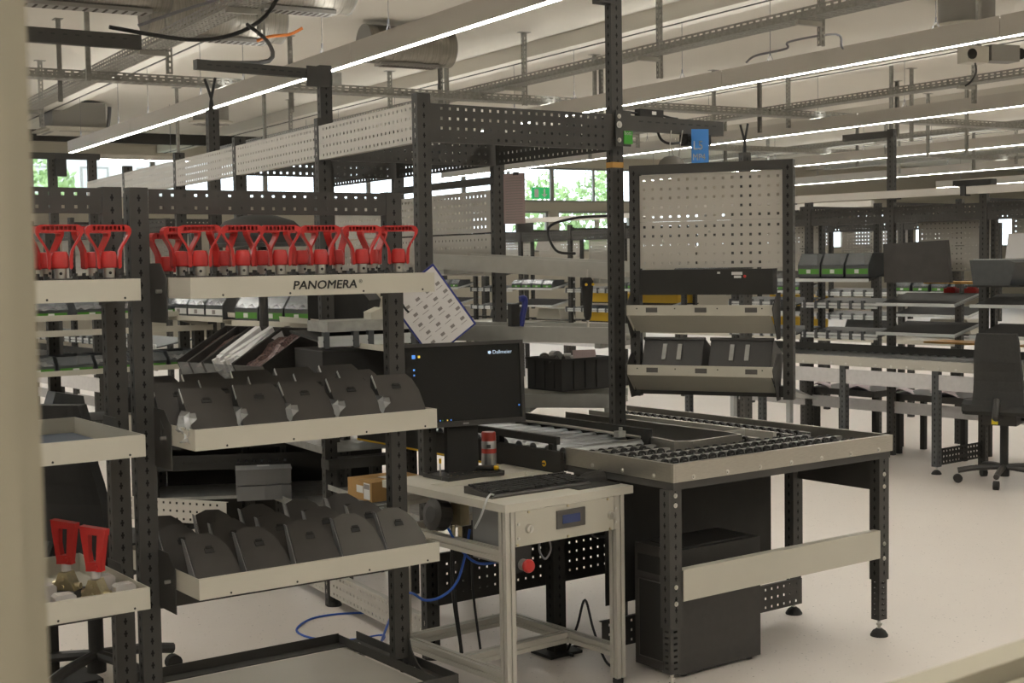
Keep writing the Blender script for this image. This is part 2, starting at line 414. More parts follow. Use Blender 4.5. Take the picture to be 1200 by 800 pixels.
# light rows
PLACE = {0: 'far behind the window mullion', 1: 'out to the left', 2: 'directly above the lettered rack', 3: 'crossing above the red grips and grey perforated gantry panels',
         4: 'passing behind the tall black post and blue sign', 5: 'passing just below the level of the blue sign', 6: 'low over the far right benches',
         7: 'farthest but one at the right', 8: 'farthest at the right'}
for i, u in enumerate(ROWS):
    v0, v1 = (-6.0, 20.5) if i < 5 else (-6.0, 24.4)
    x, y = hall(u, 0)
    t = thing('linear_light', 'long white suspended linear light, row ' + PLACE[i], 'light', (x, y, 3.2), HY, 'suspended light rows')
    seg = 3.4; nseg = 8
    for s_ in range(nseg):
        a = v0 + s_ * (v1 - v0) / nseg; b_ = v0 + (s_ + 1) * (v1 - v0) / nseg
        L_ = b_ - a
        def body():
            q = MB(); q.box(-0.035, 0.035, 0.004, L_ - 0.004, 0.006, 0.15); q.box(-0.035, -0.030, 0.004, L_ - 0.004, 0, 0.006); q.box(0.030, 0.035, 0.004, L_ - 0.004, 0, 0.006); q.box(-0.035, -0.031, 0.004, L_ - 0.004, 0.15, 0.168); q.box(0.031, 0.035, 0.004, L_ - 0.004, 0.15, 0.168)
            return q.mesh('housing')
        h = obj('housing', cached(('lbody', v1), body), 'lamp_body', t, loc=(0, a, 0))
        obj('diffuser', cached(('ldiff', v1), lambda: MB().box(-0.0295, 0.0295, 0.01, L_ - 0.01, 0.001, 0.0055).mesh('diffuser')), 'diffuser', h)
        obj('ceiling_fill_strip', cached(('ltop', v1), lambda: MB().box(-0.028, 0.028, 0.01, L_ - 0.01, 0.1505, 0.153).mesh('ceiling_fill_strip')), 'ceiling_fill', h)  # glowing strip added on the housing to brighten the ceiling
        for f_ in (0.2, 0.8):
            def wire():
                q = MB(); q.cyl((0, 0, 0.22), (0, 0, 0.74), 0.003, n=5); q.tube([(0, -0.05, 0.15), (0, 0, 0.24), (0, 0.05, 0.15)], 0.003, 5, 0)
                q.cyl((0, 0, 0.22), (0, 0, 0.26), 0.008, n=6); return q.mesh('suspension_wire')
            obj('suspension_wire', cached('lwire', wire), 'cable_grey', t, loc=(0, a + L_ * f_, 0))
x, y = hall(9.4, 21.6)
xl = thing('linear_light', 'short suspended light across the far end above the left windows', 'light', (x, y, 3.2), HY + 90, 'suspended light rows')
h = obj('housing', MB().box(-0.035, 0.035, 0, 5.6, 0.006, 0.08), 'lamp_body', xl); obj('diffuser', MB().box(-0.03, 0.03, 0.01, 5.59, 0, 0.0055), 'diffuser', h)
for v in (0.5, 2.8, 5.1): obj('suspension_wire', MB().cyl((0, v, 0.08), (0, v, 0.89), 0.004, n=5), 'cable_grey', xl)
x, y = hall(11.0, 22.6)
struct('trim_20', MB().box(-0.06, 0.06, 0, 14.0, 3.55, 3.72).box(-0.02, 0.02, 0.5, 0.6, 3.72, CEIL).box(-0.02, 0.02, 7, 7.1, 3.72, CEIL).box(-0.02, 0.02, 13, 13.1, 3.72, CEIL), 'black_steel', loc=(x, y, 0), rz=HY + 90)
# cable trays: perforated channels along the hall, hung on C profiles
def tray_channel(L_, wd=0.20, hh=0.085):
    b = MB(); n_ = int(L_ / 0.16)
    for side in (0, wd):      # slotted side walls
        M_ = Matrix.Translation((side, 0, 0)) @ Matrix.Rotation(R(90), 4, 'Z')
        for j in range(n_):
            o = j * L_ / n_; p = L_ / n_
            b.sheet(p, hh, [p * 0.27, p * 0.77], [hh * 0.33, hh * 0.72], p * 0.30, 0.014, 0.002, M_ @ Matrix.Translation((o, 0, 0)))
    M_ = Matrix.Rotation(R(-90), 4, 'X')
    for j in range(n_):       # floor with rows of slots
        o = j * L_ / n_; p = L_ / n_
        b.sheet(wd, p, [wd * c for c in (0.1, 0.26, 0.42, 0.58, 0.74, 0.9)], [p * 0.25, p * 0.75], 0.014, p * 0.3, 0.002, Matrix.Translation((0, o, 0.0)) @ Matrix(((1, 0, 0, 0), (0, 0, 1, 0), (0, 1, 0, 0), (0, 0, 0, 1))))
    return b.mesh('channel')
def hanger_mesh(h):
    def mk():
        b = MB(); n_ = int(h / 0.05); zs = [0.03 + i * 0.05 for i in range(n_) if 0.03 + i * 0.05 < h - 0.02]
        b.sheet(0.05, h, [0.025], zs, 0.014, 0.03, 0.003)
        b.sheet(0.035, h, [0.0175], zs, 0.010, 0.026, 0.003, Matrix.Translation((0, 0, 0)) @ Matrix.Rotation(R(90), 4, 'Z'))
        b.box(0.047, 0.05, 0.003, 0.035, 0, h)
        b.box(-0.04, 0.09, -0.02, 0.06, h - 0.006, h)
        return b.mesh('hanger')
    return cached(('hanger', h), mk)
def cable_tray(u, v0, v1, z, label, vh):
    x, y = hall(u, v0)
    t = thing('cable_tray', label, 'cable tray', (x, y, z), HY, 'cable trays under the ceiling')
    L_ = (v1 - v0) / max(1, round((v1 - v0) / 3.0)); nn = round((v1 - v0) / L_)
    for i in range(nn): obj('channel', cached(('chan', round(L_, 2)), lambda: tray_channel(L_)), 'tray_zinc', t, loc=(0, i * L_, 0))
    for v in vh:
        obj('hanger', hanger_mesh(0.80), 'tray_zinc', t, loc=(0.22, v - v0, -0.2), rz=0)
        q = MB(); q.box(0, 0.26, -0.02, 0.02, -0.045, -0.004); q.box(0.0, 0.26, -0.022, -0.012, -0.030, -0.020)
        obj('bracket', cached('trbr', lambda: q.mesh('bracket')), 'galvanised', t, loc=(-0.02, v - v0 + 0.02, 0))
cable_tray(3.5, 5.0, 23.0, 3.46, 'galvanised cable tray running diagonally at upper left above the black arm', (9.9, 12.2, 17.4, 20.5))
cable_tray(7.75, 4.0, 23.0, 3.46, 'galvanised cable tray crossing behind the tall black post', (8.45, 10.63, 13.1, 16.5, 20))
cable_tray(12.4, 6.0, 23.0, 3.46, 'galvanised cable tray above the blue sign level at the upper right', (8.5, 10.9, 14.0, 17.4, 20.5))
cable_tray(17.3, 8.0, 23.0, 3.46, 'galvanised cable tray over the far right benches', (11, 14.1, 17.0, 20.0))
cable_tray(21.8, 10.0, 23.0, 3.46, 'galvanised cable tray farthest to the right', (12, 15, 18.0, 21.0))
def cross_tray(u0, u1, v, z, label, uh):
    x, y = hall(u1, v)
    t = thing('cable_tray', label, 'cable tray', (x, y, z), HY + 90, 'cable trays under the ceiling')
    L_ = (u1 - u0) / max(1, round((u1 - u0) / 3.0)); nn = round((u1 - u0) / L_)
    for i in range(nn): obj('channel', cached(('chan', round(L_, 2)), lambda: tray_channel(L_)), 'tray_zinc', t, loc=(0, i * L_, 0))
    for u in uh: obj('hanger', hanger_mesh(0.80), 'tray_zinc', t, loc=(0.22, u1 - u, -0.2))
cross_tray(-2.0, 17.0, 13.7, 3.372, 'galvanised cable tray crossing the hall above the grey gantry panels', (3.2, 5.6, 7.4, 9.6, 12.1, 14.6))
cross_tray(8.0, 26.0, 18.4, 3.372, 'galvanised cable tray crossing the hall far behind the blue sign', (9.5, 12.6, 15.4, 18.5, 21.6))
def plain_hanger(u, v, z0, where):
    x, y = hall(u, v)
    t = MB().box(-0.02, 0.02, -0.02, 0.02, z0, CEIL - 0.006); t.box(-0.06, 0.06, -0.05, 0.05, CEIL - 0.006, CEIL); t.box(-0.008, 0.008, -0.0215, -0.02, z0 + 0.02, CEIL - 0.02)
    tag(obj('hanging_profile', t, 'tray_zinc', loc=(x, y, 0), rz=HY), 'vertical galvanised profile from ceiling ' + where, 'profile', 'ceiling profiles')
for a in ((3.2, 12.9, 3.25, 'at upper left in front of the cable tray'), (7.6, 14.2, 3.25, 'above the dark perforated beam'), (9.8, 14.4, 3.2, 'just left of the tall black post'),
          (12.1, 14.9, 3.2, 'above the black light arm'), (6.1, 19.6, 2.9, 'between the far windows and grey panels'), (7.0, 18.5, 2.9, 'next to the far round diffuser'),
          (14.5, 13.6, 3.1, 'at the right beyond the second light row'), (17.0, 15.6, 3.1, 'at far right over the chair'), (13.7, 13.2, 3.1, 'right of the angled black arm'),
          (16.4, 14.3, 3.0, 'near the right picture edge')):
    plain_hanger(*a)
# ceiling fittings
def cassette(u, v, label):
    x, y = hall(u, v)
    t = thing('air_conditioner', label, 'air conditioner', (x, y, 3.62), HY)
    obj('housing', MB().box(-0.40, 0.40, -0.40, 0.40, 0.06, 0.44), 'ac_grey', t)
    p = MB().prism([(-0.52, -0.52), (0.52, -0.52), (0.52, 0.52), (-0.52, 0.52)], 'z', 0.03, 0.06); p.box(-0.46, 0.46, -0.46, 0.46, 0, 0.03)
    f = obj('fascia', p, 'ac_white', t)
    for a in range(4):
        obj('air_slot', cached('acs', lambda: MB().box(-0.30, 0.30, 0.36, 0.42, -0.004, 0.004).mesh('air_slot')), 'ac_grey', f, rz=90 * a)
    obj('drain_hose', MB().tube([(0.4, 0.2, 0.12), (0.55, 0.2, 0.10), (0.60, 0.2, 0.25), (0.62, 0.2, 0.46)], 0.03), 'cable_grey', t)
cassette(5.2, 22.0, 'white ceiling cassette air conditioner at upper left')
def diffuser(u, v, label, z=3.72, r=0.34):
    x, y = hall(u, v)
    t = thing('air_diffuser', label, 'diffuser', (x, y, z), HY)
    obj('plenum', MB().cyl((0, 0, 0.05), (0, 0, CEIL - z - 0.004), r * 0.8, n=28).mesh('plenum', True), 'ac_grey', t)
    obj('disc', MB().lathe([(r * 0.9, 0), (r, 0.015), (r, 0.04), (r * 0.8, 0.05)], 32), 'ac_white', t)
    for k in range(14):
        obj('vane', cached('vane', lambda: MB().box(0.10, 0.28, -0.008, 0.008, -0.006, 0.002).mesh('vane')), 'ac_grey', t, rz=360 * k / 14)
diffuser(7.0, 20.8, 'round white ceiling diffuser above the far end of grey panels')
diffuser(11.0, 9.6, 'round grey ceiling diffuser at upper right', 3.78)
def duct(u, v, z, L_, r, ang, label):
    x, y = hall(u, v)
    t = thing('air_duct', label, 'duct', (x, y, z), HY + ang)
    b = MB(); nr = int(L_ / 0.09)
    for i in range(nr):
        a = i * L_ / nr; b.cyl((0, a, 0), (0, a + L_ / nr * 0.9, 0), r, n=28, caps=False); b.cyl((0, a + L_ / nr * 0.9, 0), (0, a + L_ / nr, 0), r * 1.02, n=28, caps=False)
    obj('pipe', b.mesh('pipe', True), 'duct', t)
    obj('end_cap', MB().cyl((0, -0.01, 0), (0, 0.01, 0), r * 1.01, n=28), 'ac_grey', t)
    obj('end_cap', MB().cyl((0, L_ - 0.01, 0), (0, L_ + 0.01, 0), r * 1.01, n=28), 'ac_grey', t)
    g = MB().box(-0.09, 0.09, 0.15, L_ - 0.15, -r - 0.02, -r * 0.93)
    q = obj('grille', g, 'ac_grey', t)
    for i in range(16): obj('slat', cached('dslat', lambda: MB().box(-0.07, 0.07, -0.01, 0.01, 0, 0.004).mesh('slat')), 'frame_dark', q, loc=(0, 0.2 + i * (L_ - 0.4) / 15, -r - 0.024))
duct(3.55, 11.6, 3.87, 1.6, 0.19, 90, 'short spiral air duct with grille at the top left')
duct(4.95, 12.6, 3.86, 1.3, 0.2, 90, 'spiral air duct end with orange cable at the ceiling')
duct(4.9, 10.9, 3.86, 1.2, 0.2, 90, 'spiral air duct cut by the top picture edge')
duct(7.2, 13.4, 3.86, 1.0, 0.2, 90, 'air duct end peeping below the first light row')
# outdoors
tg = struct('ground', MB().box(-40, 60, V1 + 0.3, V1 + 60, -0.4, -0.3), 'ground', rz=HY); tg.name = 'ground_outside'
def tree(u, v, h, r, label):
    x, y = hall(u, v); t = thing('tree', label, 'tree', (x, y, -0.3), 0, 'trees outside the windows')
    obj('trunk', MB().cyl((0, 0, 0), (0, 0, h * 0.7), 0.16, 0.07, n=8), 'bark', t)
    b = MB(); rnd = random.Random(int(u * 10))
    for k in range(900):
        th = rnd.uniform(0, 2 * math.pi); ph = math.acos(rnd.uniform(-1, 1)); rr = r * rnd.uniform(0.35, 1.0) ** 0.5
        c = Vector((rr * math.sin(ph) * math.cos(th), rr * math.sin(ph) * math.sin(th), h * 0.62 + 0.55 * h * 0.6 * math.cos(ph) * rr / r))
        d1 = Vector((rnd.uniform(-1, 1), rnd.uniform(-1, 1), rnd.uniform(-1, 1))).normalized(); d2 = d1.orthogonal().normalized(); s_ = rnd.uniform(0.07, 0.15)
        b.poly([c - d1 * s_, c + d2 * s_ * 0.6, c + d1 * s_, c - d2 * s_ * 0.6])
    o = obj('foliage', b, 'leaf', t); o['kind'] = 'stuff'
tree(23.6, 37.6, 4.9, 1.05, 'green leafy tree outside behind the exit sign')
tree(25.2, 37.0, 5.0, 1.0, 'green leafy tree outside right of the exit sign')
tree(7.6, 35.5, 4.9, 1.1, 'green leafy tree outside the left end windows')
x, y = hall(10.5, 50)
hs = thing('house', 'pale building outside the left windows', 'building', (x, y, -0.3), HY)
obj('wall', MB().box(-5, 5, 0, 6, 0, 7.0), 'house_white', hs)
for i in range(5):
    wv = obj('window', MB().box(-0.5, 0.5, -0.05, 0.02, 3.9, 5.4), 'window_alu', hs, loc=(-4 + i * 2, 0, 0))
    obj('pane', MB().box(-0.42, 0.42, -0.06, -0.05, 3.98, 5.32), 'edge_pale', wv)
# exit sign
x, y = hall(15.6, 25.0)
ex = thing('exit_sign', 'green emergency exit sign with white door and arrow pictograms', 'sign', (x, y, 2.85), HY)
obj('board', MB().box(-0.22, 0.22, 0, 0.03, 0, 0.24), 'exit_green', ex)
obj('door_pictogram', MB().box(-0.16, -0.06, -0.003, 0, 0.03, 0.21), 'sign_white', ex)
ar = MB().box(0.07, 0.11, -0.003, 0, 0.09, 0.21); ar.prism([(0.02, 0.10), (0.09, 0.03), (0.16, 0.10)], 'y', -0.003, 0)
obj('arrow_pictogram', ar, 'sign_white', ex)
obj('suspension', MB().cyl((-0.15, 0.015, 0.24), (-0.15, 0.015, CEIL - 2.85), 0.006, n=6).cyl((0.15, 0.015, 0.24), (0.15, 0.015, CEIL - 2.85), 0.006, n=6), 'cable_grey', ex)

# ------------------------------------------------------------------ mobile tray racks (front left)
RY = 35.75; RO = (-1.103, 4.237)
def rack(label, a0, lettering):
    # a0: local x of the clear width between posts; local y runs away from the camera
    W_ = 0.838
    x, y = frame(RY, *RO)(a0, 0)
    t = thing('tray_rack', label, 'rack', (x, y, 0), RY, 'mobile tray racks')
    for px in (-0.062, W_ + 0.002):
        obj('post', post_mesh(1.62), 'anthracite', t, loc=(px, 0, 0.178))
    obj('top_beam', perf_mesh(W_, 0.075, 21, 2, hole=0.010, flange=0.035), 'anthracite', t, loc=(0, 0.002, 1.719))
    obj('lower_beam', MB().box(0, W_, 0.0, 0.035, 0.495, 0.57), 'anthracite', t)
    # base frame on castors
    fr_ = MB(); z0, z1 = 0.145, 0.178
    for px, pw in ((-0.062, 0.058), (W_ + 0.005, 0.08)):
        fr_.box(px, px + pw, -0.27, 0.42, z0, z0 + 0.004); fr_.box(px, px + 0.004, -0.27, 0.42, z0, z1); fr_.box(px + pw - 0.004, px + pw, -0.27, 0.42, z0, z1)
    fr_.box(-0.005, W_ + 0.005, 0.36, 0.42, z0, z0 + 0.004); fr_.box(-0.005, W_ + 0.005, 0.416, 0.42, z0, z1 + 0.005); fr_.box(-0.005, W_ + 0.005, -0.27, -0.21, z0, z0 + 0.004); fr_.box(-0.062, W_ + 0.085, -0.27, -0.266, z0 - 0.01, z1)
    bf = obj('base_frame', fr_, 'anthracite', t)
    for px in (-0.034, W_ + 0.045):
        for py in (-0.22, -0.05, 0.10, 0.34):
            obj('bolt', bolt_mesh(0.008), 'steel', bf, loc=(px, py, z0 + 0.006), rx=-90)
    for px in (-0.062, W_ + 0.002):     # gusset between post and base rail
        obj('gusset', MB().prism([(0.04, 0.15), (0.14, 0.15), (0.10, 0.17), (0.06, 0.23), (0.04, 0.30)], 'x', px + 0.05, px + 0.055), 'anthracite', t)
        obj('gusset', MB().prism([(0.0, 0.15), (-0.10, 0.15), (-0.06, 0.17), (-0.02, 0.21), (0.0, 0.27)], 'x', px + 0.05, px + 0.055), 'anthracite', t)
    obj('base_plate', MB().box(0.0, W_, -0.21, 0.36, 0.135, 0.142), 'panel_grey', t)
    for px in (-0.02, W_ + 0.045):
        for py in (-0.22, 0.36):
            cs = obj('castor', MB().cyl((px - 0.015, py, 0.055), (px + 0.015, py, 0.055), 0.055, n=20).mesh('castor', True), 'matte_black', t)
            obj('fork', MB().box(px - 0.022, px - 0.018, py - 0.03, py + 0.03, 0.05, 0.13).box(px + 0.018, px + 0.022, py - 0.03, py + 0.03, 0.05, 0.13).box(px - 0.04, px + 0.04, py - 0.04, py + 0.04, 0.125, 0.134), 'steel', cs)
    for i, z in enumerate((1.462, 1.018, 0.578)):
        tr = obj('tray', tray_mesh(W_ - 0.002, 0.61, 0.062), 'light_grey', t, loc=(0.001, -0.30, z))
        for hx in (0.10, 0.318, 0.572, 0.79):
            obj('rivet_hole', cached('rvh', lambda: MB().cyl((0, 0.0005, 0), (0, -0.0006, 0), 0.0035, n=8).mesh('rivet_hole')), 'ink', tr, loc=(hx, 0, 0.0085))
        if i == 0 and lettering:
            obj('lettering', text_mesh('PANOMERA', 0.0365, 0.0003, 0.16, 1.14, 0.0012), 'ink', tr, loc=(0.325, -0.0008, 0.019))
            obj('lettering', text_mesh('\u00ae', 0.016, 0.0003), 'ink', tr, loc=(0.556, -0.0008, 0.034))
        for px, s_ in ((-0.002, 1), (W_, -1)):   # side bracket plates that carry the tray
            bk = obj('side_bracket', cached(('sbk', s_), lambda: MB().prism([(-0.13, -0.075), (0.05, -0.075), (0.05, 0.105), (-0.08, 0.105), (-0.13, 0.06)] if s_ > 0 else [(-0.12, 0.0), (0.05, -0.02), (0.05, 0.09), (-0.06, 0.09)], 'x', -0.003, 0.0).mesh('side_bracket')), 'anthracite', t, loc=(px + (0.002 if s_ < 0 else 0.0), -0.002, z))
            obj('pin', cached('pin', lambda: MB().cyl((-0.02, -0.09, 0.02), (0.02, -0.09, 0.02), 0.006, n=8).mesh('pin')), 'steel', bk)
    return t
rackA = rack('right mobile rack of three grey trays with PANOMERA lettering', 0.0, True)
rackB = rack('left mobile rack cut off by the blurred mullion', -0.147 - 0.838, False)
rf = frame(RY, *RO)

# red-handled mounting brackets
def make_mount(name, label, group, loc, yaw, scale=1.0, lean=0.0, brass=False):
    t = thing(name, label, 'bracket', loc, yaw, group)
    def handle():
        b = MB(); d = 0.012
        # grip bar on top with square windows between ribs
        W_ = 0.120; zt = 0.156; hh = 0.019
        b.box(-W_ / 2 + 0.010, W_ / 2 - 0.010, -d, d, zt - 0.004, zt); b.box(-W_ / 2 + 0.012, W_ / 2 - 0.012, -d, d, zt - hh, zt - hh + 0.004)
        for k in range(9):
            xx = -W_ / 2 + 0.014 + k * (W_ - 0.028) / 8; b.box(xx - 0.0016, xx + 0.0016, -d, d, zt - hh + 0.004, zt - 0.004)
        b.box(-W_ / 2 + 0.012, W_ / 2 - 0.012, 0.009, 0.0115, zt - hh + 0.003, zt - 0.003)
        for s_ in (-1, 1):
            # curved shoulder and arm that narrows to the hub, then drops beside it
            path = [(0.047, 0.156), (0.058, 0.152), (0.064, 0.143), (0.063, 0.131), (0.056, 0.118), (0.043, 0.098), (0.036, 0.082), (0.034, 0.060), (0.034, 0.036), (0.029, 0.031),
                    (0.0245, 0.035), (0.0245, 0.060), (0.0285, 0.083), (0.037, 0.099), (0.048, 0.117), (0.0535, 0.127), (0.053, 0.135), (0.046, 0.137)]
            n_ = len(path); half = n_ // 2
            for k in range(half - 1):     # quads across the band
                q = [path[k], path[k + 1], path[n_ - 2 - k], path[n_ - 1 - k]]
                b.prism([(s_ * p[0], p[1]) for p in (q if s_ > 0 else q[::-1])], 'y', -d * (1.0 if k < 5 else 0.85), d * (1.0 if k < 5 else 0.85))
        return b.mesh('handle')
    def hub():
        return MB().lathe([(0.021, 0.034), (0.0235, 0.037), (0.0235, 0.066), (0.019, 0.080), (0.008, 0.082)], 16).mesh('hub', True)
    obj('handle', cached('mh', handle), 'red_plastic', t, rx=lean)
    obj('hub', cached('mhub', hub), 'red_plastic', t)
    obj('collar', cached('mcol', lambda: MB().cyl((0, 0, 0.005), (0, 0, 0.036), 0.0165, n=16).mesh('collar', True)), 'steel', t)
    obj('set_screw', cached('mss', lambda: MB().cyl((0, -0.0160, 0.02), (0, -0.0172, 0.02), 0.0045, n=8).mesh('set_screw')), 'matte_black', t)
    def base():
        b = MB(); b.box(-0.034, 0.034, -0.028, 0.028, 0, 0.006); b.box(-0.045, -0.030, -0.02, 0.02, 0, 0.012); b.box(0.030, 0.045, -0.02, 0.02, 0, 0.012)
        b.cyl((-0.04, -0.01, 0.012), (-0.04, -0.01, 0.02), 0.006, n=6); b.cyl((0.04, 0.01, 0.012), (0.04, 0.01, 0.02), 0.006, n=6)
        return b.mesh('base')
    obj('base', cached('mbase', base), 'black_plastic', t)
    t.scale = (scale,) * 3
    return t
ORD = ['first', 'second', 'third', 'fourth', 'fifth', 'sixth', 'seventh', 'eighth']
zt1 = 1.4665
rnd = random.Random(3)
def block(u, v, z, label):
    x, y = rf(u, v); tag(obj('support_strip', MB().box(0, 0.80, -0.045, 0.045, 0, 0.055), 'black_plastic', loc=(x, y, z), rz=RY), label, 'strip')
for j, (v, us) in enumerate(((-0.225, (0.065, 0.201, 0.325, 0.464, 0.612, 0.748)), (-0.045, (0.080, 0.216, 0.350, 0.490, 0.620, 0.756)))):
    block(0.02, v, 1.4665, 'black strip holding the %s row of red grips in the lettered tray' % ('front' if j == 0 else 'rear'))
    for i, u in enumerate(us):
        x, y = rf(u, v)
        make_mount('grip_bracket', 'red triangular grip bracket, %s from left, %s row above the lettering' % (ORD[i], ('front', 'rear')[j]), 'red grips on the lettered tray',
                   (x, y, zt1 + 0.055), RY + rnd.uniform(-22, 4) - (6 if j == 0 else -28))
x, y = rf(0.10, 0.13); make_mount('grip_bracket', 'red triangular grip bracket farthest back beside the left post of the lettered rack', 'red grips on the lettered tray', (x, y, zt1 + 0.04), RY + 20)
x, y = rf(0.10, 0.13); tag(obj('support_strip', MB().box(-0.05, 0.05, -0.045, 0.045, 0, 0.04), 'black_plastic', loc=(x, y, zt1), rz=RY), 'short black block under the hindmost red grip', 'strip')
for j, (v, us) in enumerate(((-0.225, (-0.211, -0.349, -0.485, -0.62)), (-0.045, (-0.197, -0.334, -0.47, -0.61)))):
    x, y = rf(-0.97, v); tag(obj('support_strip', MB().box(0, 0.80, -0.045, 0.045, 0, 0.055), 'black_plastic', loc=(x, y, zt1), rz=RY), 'black strip holding the %s row of red grips in the left rack' % ('front' if j == 0 else 'rear'), 'strip')
    for i, u in enumerate(us):
        x, y = rf(u, v)
        make_mount('grip_bracket', 'red triangular grip bracket, %s from right in the %s row on the left rack' % (ORD[i], ('front', 'rear')[j]), 'red grips on the left rack',
                   (x, y, zt1 + 0.055), RY + rnd.uniform(-16, 4) - (8 if j == 0 else -25))

# folded black cover housings in film (middle tray) and shield plates (bottom tray)
def cover_mesh():
    # thick wedge housing; its face leans back about 45 degrees
    b = MB(); Wd = 0.118
    face = [(-0.054, 0.0), (0.054, 0.0), (0.061, 0.03), (0.062, 0.085), (0.054, 0.122), (0.042, 0.140), (-0.054, 0.140)]
    Mx = Matrix.Translation((0, 0, 0.022)) @ Matrix.Rotation(R(-42), 4, 'X')
    b.prism(face, 'y', -0.004, 0.010, Mx)
    b.prism([(-0.054, 0), (0.060, 0), (0.058, 0.022), (-0.054, 0.022)], 'y', 0.0, 0.012)      # front lip below the face
    for xx in (-0.054, 0.050):                                                              # side cheeks
        b.prism([(0.010, 0.0), (0.075, 0.0), (0.105, 0.118), (0.010, 0.024)], 'x', xx, xx + 0.004)
    return b.mesh('body')
def make_cover(label, group, loc, yaw, grey=False, film=True):
    t = thing('cover_housing', label, 'cover', loc, yaw, group); t.scale = (1.28,) * 3
    obj('body', cached('cov', cover_mesh), 'cover_grey' if grey else 'cover_black', t)
    Mx = Matrix.Translation((0, 0, 0.022)) @ Matrix.Rotation(R(-42), 4, 'X')
    obj('notch', cached('covn', lambda: MB().box(-0.010, 0.014, -0.0055, -0.003, 0.095, 0.106, Mx).box(-0.006, 0.010, -0.008, -0.005, 0.103, 0.108, Mx).mesh('notch')), 'matte_black', t)
    obj('lit_edge', cached('cove', lambda: MB().box(-0.0552, -0.0538, -0.0045, 0.0015, 0.100, 0.141, Mx).mesh('lit_edge')), 'edge_pale', t)  # pale strip paints the light caught by the left edge
    if film:
        def fm():
            q = MB(); rr = random.Random(5)
            for (sx, y0) in ((-0.072, -0.005),):
                pts = [[(sx + 0.022 * rr.random() - 0.010 + 0.003 * i_, y0 - 0.012 + 0.019 * j_ + 0.008 * rr.random(), 0.004 + i_ * 0.015 + 0.008 * rr.random()) for j_ in range(6)] for i_ in range(6)]
                for i_ in range(5):
                    for j_ in range(5):
                        q.quad(pts[i_][j_], pts[i_][j_ + 1], pts[i_ + 1][j_ + 1], pts[i_ + 1][j_])
            return q.mesh('film_bag')
        obj('film_bag', cached('film', fm), 'plastic_film', t)
def plate_mesh():
    b = MB(); Mx = Matrix.Rotation(R(-43), 4, 'X')
    face = [(-0.056, 0.0), (0.060, 0.0), (0.064, 0.03), (0.062, 0.075), (0.052, 0.120), (0.036, 0.150), (0.014, 0.170), (-0.022, 0.173), (-0.052, 0.160)]
    b.prism(face, 'y', -0.003, 0.003, Mx)
    b.prism([(-0.056, 0.0), (0.06, 0.0), (0.06, 0.012), (-0.056, 0.012)], 'y', -0.003, 0.05)
    return b.mesh('plate')
def make_plate(label, group, loc, yaw, grey):
    t = thing('shield_plate', label, 'plate', loc, yaw, group); t.scale = (1.22,) * 3
    obj('plate', cached('shp', plate_mesh), 'cover_grey' if grey else 'cover_black', t)
    Mx = Matrix.Rotation(R(-43), 4, 'X')
    obj('notch', cached('shn', lambda: MB().box(-0.012, 0.012, -0.0045, -0.002, 0.112, 0.126, Mx).box(-0.008, 0.008, -0.008, -0.004, 0.124, 0.130, Mx).mesh('notch')), 'matte_black', t)
    obj('side_flange', cached('she', lambda: MB().prism([(0.0, 0.002), (0.05, 0.0), (0.118, 0.120), (0.102, 0.120)], 'x', -0.0585, -0.0565).mesh('side_flange')), 'crate_grey', t)  # flange coloured paler than its plate to stand for its lit face
for j, (v, n_, u0) in enumerate(((-0.255, 5, 0.088), (-0.085, 5, 0.060), (0.085, 5, 0.075))):
    for i in range(n_):
        x, y = rf(u0 + i * 0.1655, v)
        make_cover('black folded cover in clear film, %s from left, %s row of the middle tray' % (ORD[i], ('front', 'middle', 'rear')[j]), 'black covers in the middle tray', (x, y, 1.0225 + 0.008 * j), RY - 4 + rnd.uniform(-4, 4), film=(j == 0))
for j, (v, n_, u0) in enumerate(((-0.258, 5, 0.092), (-0.105, 5, 0.070), (0.045, 5, 0.080))):
    for i in range(n_):
        x, y = rf(u0 + i * 0.1655, v)
        make_plate('dark shield-shaped plate, %s from left, %s row of the bottom tray' % (ORD[i], ('front', 'middle', 'rear')[j]), 'shield plates in the bottom tray', (x, y, 0.5825 + 0.006 * j), RY - 5 + rnd.uniform(-4, 4), (j == 0 and i >= 3))

